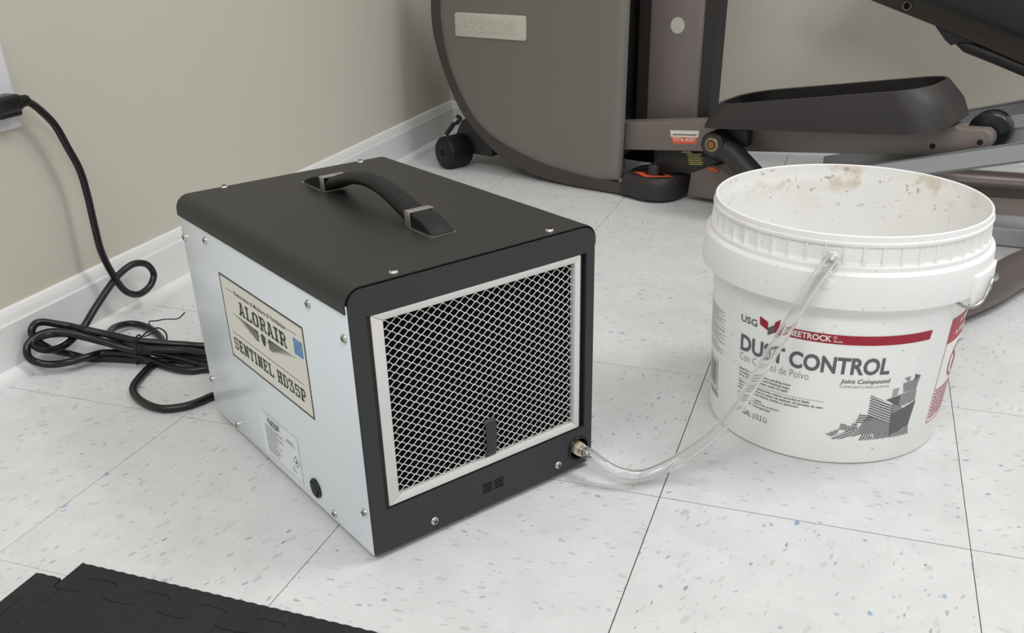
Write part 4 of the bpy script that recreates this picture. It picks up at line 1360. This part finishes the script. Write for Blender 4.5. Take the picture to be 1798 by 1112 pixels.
# transport wheel and its bracket at the rounded end
WH = MB().lathe([(0.0, 0.004), (0.006, 0.004), (0.007, 0.0), (0.029, 0.0), (0.034, 0.002), (0.0385, 0.008), (0.0385, 0.062), (0.036, 0.066), (0.012, 0.066), (0.0, 0.066)], 40, (0, 0, 0), 'y').build('transport_wheel', M['rub'], EX)
WH.location = (-0.462, -0.022, 0.0387)
WH.rotation_euler = (0, 0, math.radians(-13))
MB().lathe([(0.0, -0.0005), (0.004, -0.0005), (0.004, 0.006)], 16, (0, 0, 0), 'y').build('wheel_hub', M['void'], WH)
MB().plate([(-0.478, 0.060), (-0.430, 0.030), (-0.36, 0.030), (-0.36, 0.090), (-0.440, 0.112), (-0.452, 0.106)], [], 0.040, 0.090, 'y').build('wheel_bracket', M['dkside'], EX, bevel=0.003)
MB().tube([(-0.505, 0.045, 0.068), (-0.470, 0.045, 0.106)], 0.0055, 12).tube([(-0.474, 0.045, 0.100), (-0.462, 0.045, 0.112)], 0.009, 12).build('release_lever', M['dkside'], EX)
MB().tube([(-0.470, 0.038, 0.104), (-0.458, 0.038, 0.113)], 0.0075, 6).build('lever_nut', M['nickel'], EX)
MB().lathe([(0, 0.0), (0.014, 0.0), (0.016, 0.004), (0.016, 0.022), (0, 0.022)], 24, (-0.515, 0.065, 0.022), 'y').build('wheel_stop', M['rub'], EX)
MB().lathe([(0, 0.001), (0.030, 0.001), (0.032, 0.006), (0.026, 0.012), (0, 0.012)], 28, (-0.30, 0.12, 0)).build('levelling_pad', M['rub'], EX)


# inclined roller rails: U channels
def rail(y0, a0, a1, width=0.075):
    z = lambda a: 0.167 + 0.28 * (a - 0.656)
    t = 0.004
    m = MB()

    def bar(ya, yb, zl, zh, s=a0, e_=a1):
        m.add([(a, y, z(a) + q) for a in (s, e_) for y in (ya, yb) for q in (zl, zh)], [(0, 1, 3, 2), (4, 6, 7, 5), (0, 4, 5, 1), (2, 3, 7, 6), (0, 2, 6, 4), (1, 5, 7, 3)])
    bar(y0, y0 + t, -0.034, 0.0)
    bar(y0, y0 + width, -0.034, -0.030, a0 - 0.10)
    bar(y0 + width - t, y0 + width, -0.034, 0.012, a0 - 0.08)
    bar(y0 + width - t - 0.004, y0 + width, 0.010, 0.013, a0 - 0.02)
    bar(y0, y0 + 0.009, -0.003, 0.0)
    return m


rail(0.010, 0.50, 1.15, 0.11).build('roller_rail', M['rail'], EX, smooth=0)
rail(0.385, 0.45, 1.15, 0.10).build('roller_rail', M['rail'], EX, smooth=0)
# far pedal link, raised, and the tube slung beneath it
fy0, fy1 = 0.40, 0.44
MB().plate([(0.28, 0.404), (0.372, 0.374), (0.518, 0.3275), (0.688, 0.2680), (0.72, 0.245), (0.75, 0.25), (0.75, 0.30), (0.672, 0.3275), (0.506, 0.3770), (0.30, 0.452)], [], fy0, fy1, 'y').build('pedal_link', M['linksh'], EX, bevel=0.004)
MB().plate([(0.30, 0.450), (0.506, 0.3775), (0.80, 0.283), (0.84, 0.40), (0.62, 0.47), (0.36, 0.54)], [], fy0 - 0.05, fy1 + 0.09, 'y').build('pedal', M['pedal'], EX, bevel=0.012, seg=3)
MB().lathe([(0.0065, 0.3935), (0.0095, 0.3935), (0.0095, 0.401)], 20, (0.452, 0, 0.3655), 'y').build('axle_collar', M['linkp'], EX)
MB().lathe([(0.0, 0.3990), (0.0066, 0.3990), (0.0066, 0.4005)], 20, (0.452, 0, 0.3655), 'y').build('locating_hole', M['void'], EX)
MB().tube([(0.545, 0.42, 0.308), (0.575, 0.42, 0.2925), (0.63, 0.42, 0.2765), (0.72, 0.42, 0.2465), (0.82, 0.42, 0.21)], [0.006, 0.0125, 0.0135, 0.0135, 0.0135], 16).build('link_tube', M['dkside'], EX)
MB().plate([(0.510, 0.330), (0.535, 0.303), (0.548, 0.294), (0.566, 0.302), (0.60, 0.30)], [], 0.405, 0.435, 'y').build('tube_gusset', M['dkside'], EX)
# base frame loop of thick tube, and the flat cross plates it carries (machine frame)
ca, sa = math.cos(-MA), math.sin(-MA)


def w2m(x, y, z):
    dx, dy = x - 0.27, y - 1.13
    return (dx * ca - dy * sa, dx * sa + dy * ca, z)


lp_ = [w2m(*p) for p in ((0.80, 1.33, 0.034), (0.928, 1.2935, 0.034), (0.993, 1.287, 0.033), (1.098, 1.291, 0.031), (1.20, 1.285, 0.030), (1.29, 1.23, 0.030), (1.31, 1.13, 0.030), (1.24, 1.02, 0.030), (1.135, 0.905, 0.030), (1.0415, 0.781, 0.030), (0.984, 0.677, 0.030), (0.940, 0.610, 0.030), (0.880, 0.535, 0.030))]
MB().tube(spline(lp_, 6), 0.0285, 20).build('base_tube', M['tubep'], EX)
MB().tube([w2m(0.866, 0.518, 0.030), w2m(0.878, 0.5325, 0.030)], 0.0297, 24).build('tube_end_cap', M['rub'], EX, bevel=0.003)


def slab3(name, pts, z0, z1, mt):
    MB().plate([w2m(x, y, 0)[:2] for x, y in pts], [], z0, z1, 'z').build(name, mt, EX, bevel=0.002)


slab3('cross_plate', [(0.86, 1.20), (1.20, 1.205), (1.20, 1.075), (0.86, 1.09)], 0.002, 0.030, M['linkp'])
slab3('cross_channel', [(0.86, 1.075), (1.20, 1.060), (1.16, 0.965), (0.86, 0.995)], 0.002, 0.034, M['rail'])

# ------------------------------------------------------------------ interlocking foam mat
def mat_material():
    m = mat('black_foam_rubber', rgb(37, 37, 38), 0.66, spec=0.3, bump=(420, 0.25), var=(25, 0.12))
    return m


M['matf'] = mat_material()
MAT = thing('foam_floor_mat', 'black ribbed interlocking foam floor mat at the lower left corner', 'mat', (0.3, -0.6, 0))
MO = (0.3, -0.6)
MT = 0.012
yu, yl, per = -0.3110, -0.3325, 0.0605


def seam(x0, x1, g):
    """dovetail seam along x, from x0 to x1; g shifts it across"""
    out = []
    k0 = math.floor((x0 - 0.1335) / per) - 1
    ks = int((x1 - x0) / per) + 4
    raw = []
    for k in range(k0, k0 + ks):
        b = 0.1335 + k * per
        raw += [(b - 0.0060, yl), (b + 0.0005, yl + 0.0035), (b + 0.0005, yl + 0.0095), (b - 0.0020, yu - 0.0045), (b + 0.0025, yu), (b + 0.0235, yu), (b + 0.0285, yu - 0.0040), (b + 0.0265, yl + 0.010), (b + 0.0275, yl + 0.0030), (b + 0.0330, yl)]
    sp = [(v.x, v.y) for v in spline([(p[0], p[1], 0) for p in raw], 3)]
    return [(x, y + g) for x, y in sp if x0 < x < x1]


def foam(outline, name):
    me = D.meshes.new(name)
    pts = [(x - MO[0], y - MO[1]) for x, y in outline]
    bm = bmesh.new()
    vs = [bm.verts.new((x, y, MT)) for x, y in pts]
    for t in tessellate_polygon([[Vector((x, y, 0)) for x, y in pts]]):
        bm.faces.new([vs[i] for i in t])
    bmesh.ops.recalc_face_normals(bm, faces=bm.faces)
    if bm.faces[0:][0].normal.z < 0:
        bmesh.ops.reverse_faces(bm, faces=bm.faces)
    rib = 0.0120
    x0, x1 = min(p[0] for p in pts), max(p[0] for p in pts)
    x = x0 + 0.0013
    while x < x1:
        bmesh.ops.bisect_plane(bm, geom=bm.verts[:] + bm.edges[:] + bm.faces[:], plane_co=(x, 0, 0), plane_no=(1, 0, 0), dist=1e-6)
        x += rib / 6
    top = bm.faces[:]
    bnd = [e2 for e2 in bm.edges if len(e2.link_faces) == 1]
    ret = bmesh.ops.extrude_edge_only(bm, edges=bnd)
    low = {v for v in ret['geom'] if isinstance(v, bmesh.types.BMVert)}
    for v in bm.verts:
        if v in low:
            v.co.z = 0.0005
        else:
            v.co.z = MT - 0.0009 * abs(math.cos(PI * (v.co.x + MO[0] - 0.3463 + rib / 2) / rib)) ** 3
    bmesh.ops.recalc_face_normals(bm, faces=bm.faces)
    bm.to_mesh(me)
    bm.free()
    me.materials.append(M['matf'])
    me.polygons.foreach_set('use_smooth', [True] * len(me.polygons))
    me.set_sharp_from_angle(angle=math.radians(40))
    return link(D.objects.new(name, me), MAT)


g = 0.0004
sm = seam(0.1090, 0.80, g)
foam([(0.80, -0.2950), (0.1068, -0.2950), (0.1068, -0.3318)] + sm + [(0.80, sm[-1][1])], 'border_strip')
sv_ = [(v.x, v.y) for v in spline([(p[0], p[1], 0) for p in [(0.1145, -0.3335), (0.1145, -0.3420), (0.1140, -0.3510), (0.1090, -0.3555), (0.0990, -0.3505), (0.0915, -0.3500), (0.0890, -0.3560), (0.0895, -0.3750), (0.0935, -0.3800), (0.1050, -0.3800), (0.1140, -0.3830), (0.1145, -0.3900), (0.1145, -0.4030), (0.1090, -0.4130), (0.0910, -0.4110), (0.0890, -0.4180), (0.0890, -0.4500)]], 4)]
foam([(0.0745, -0.3205), (0.1028, -0.3200), (0.1066, -0.3330)] + [(x - g, y) for x, y in sv_] + [(0.0745, -0.4500)], 'border_strip')
foam([(0.80, -0.4500)] + [(x, y - 2 * g) for x, y in sm[::-1]] + [(x + g, y) for x, y in sv_], 'mat_tile')
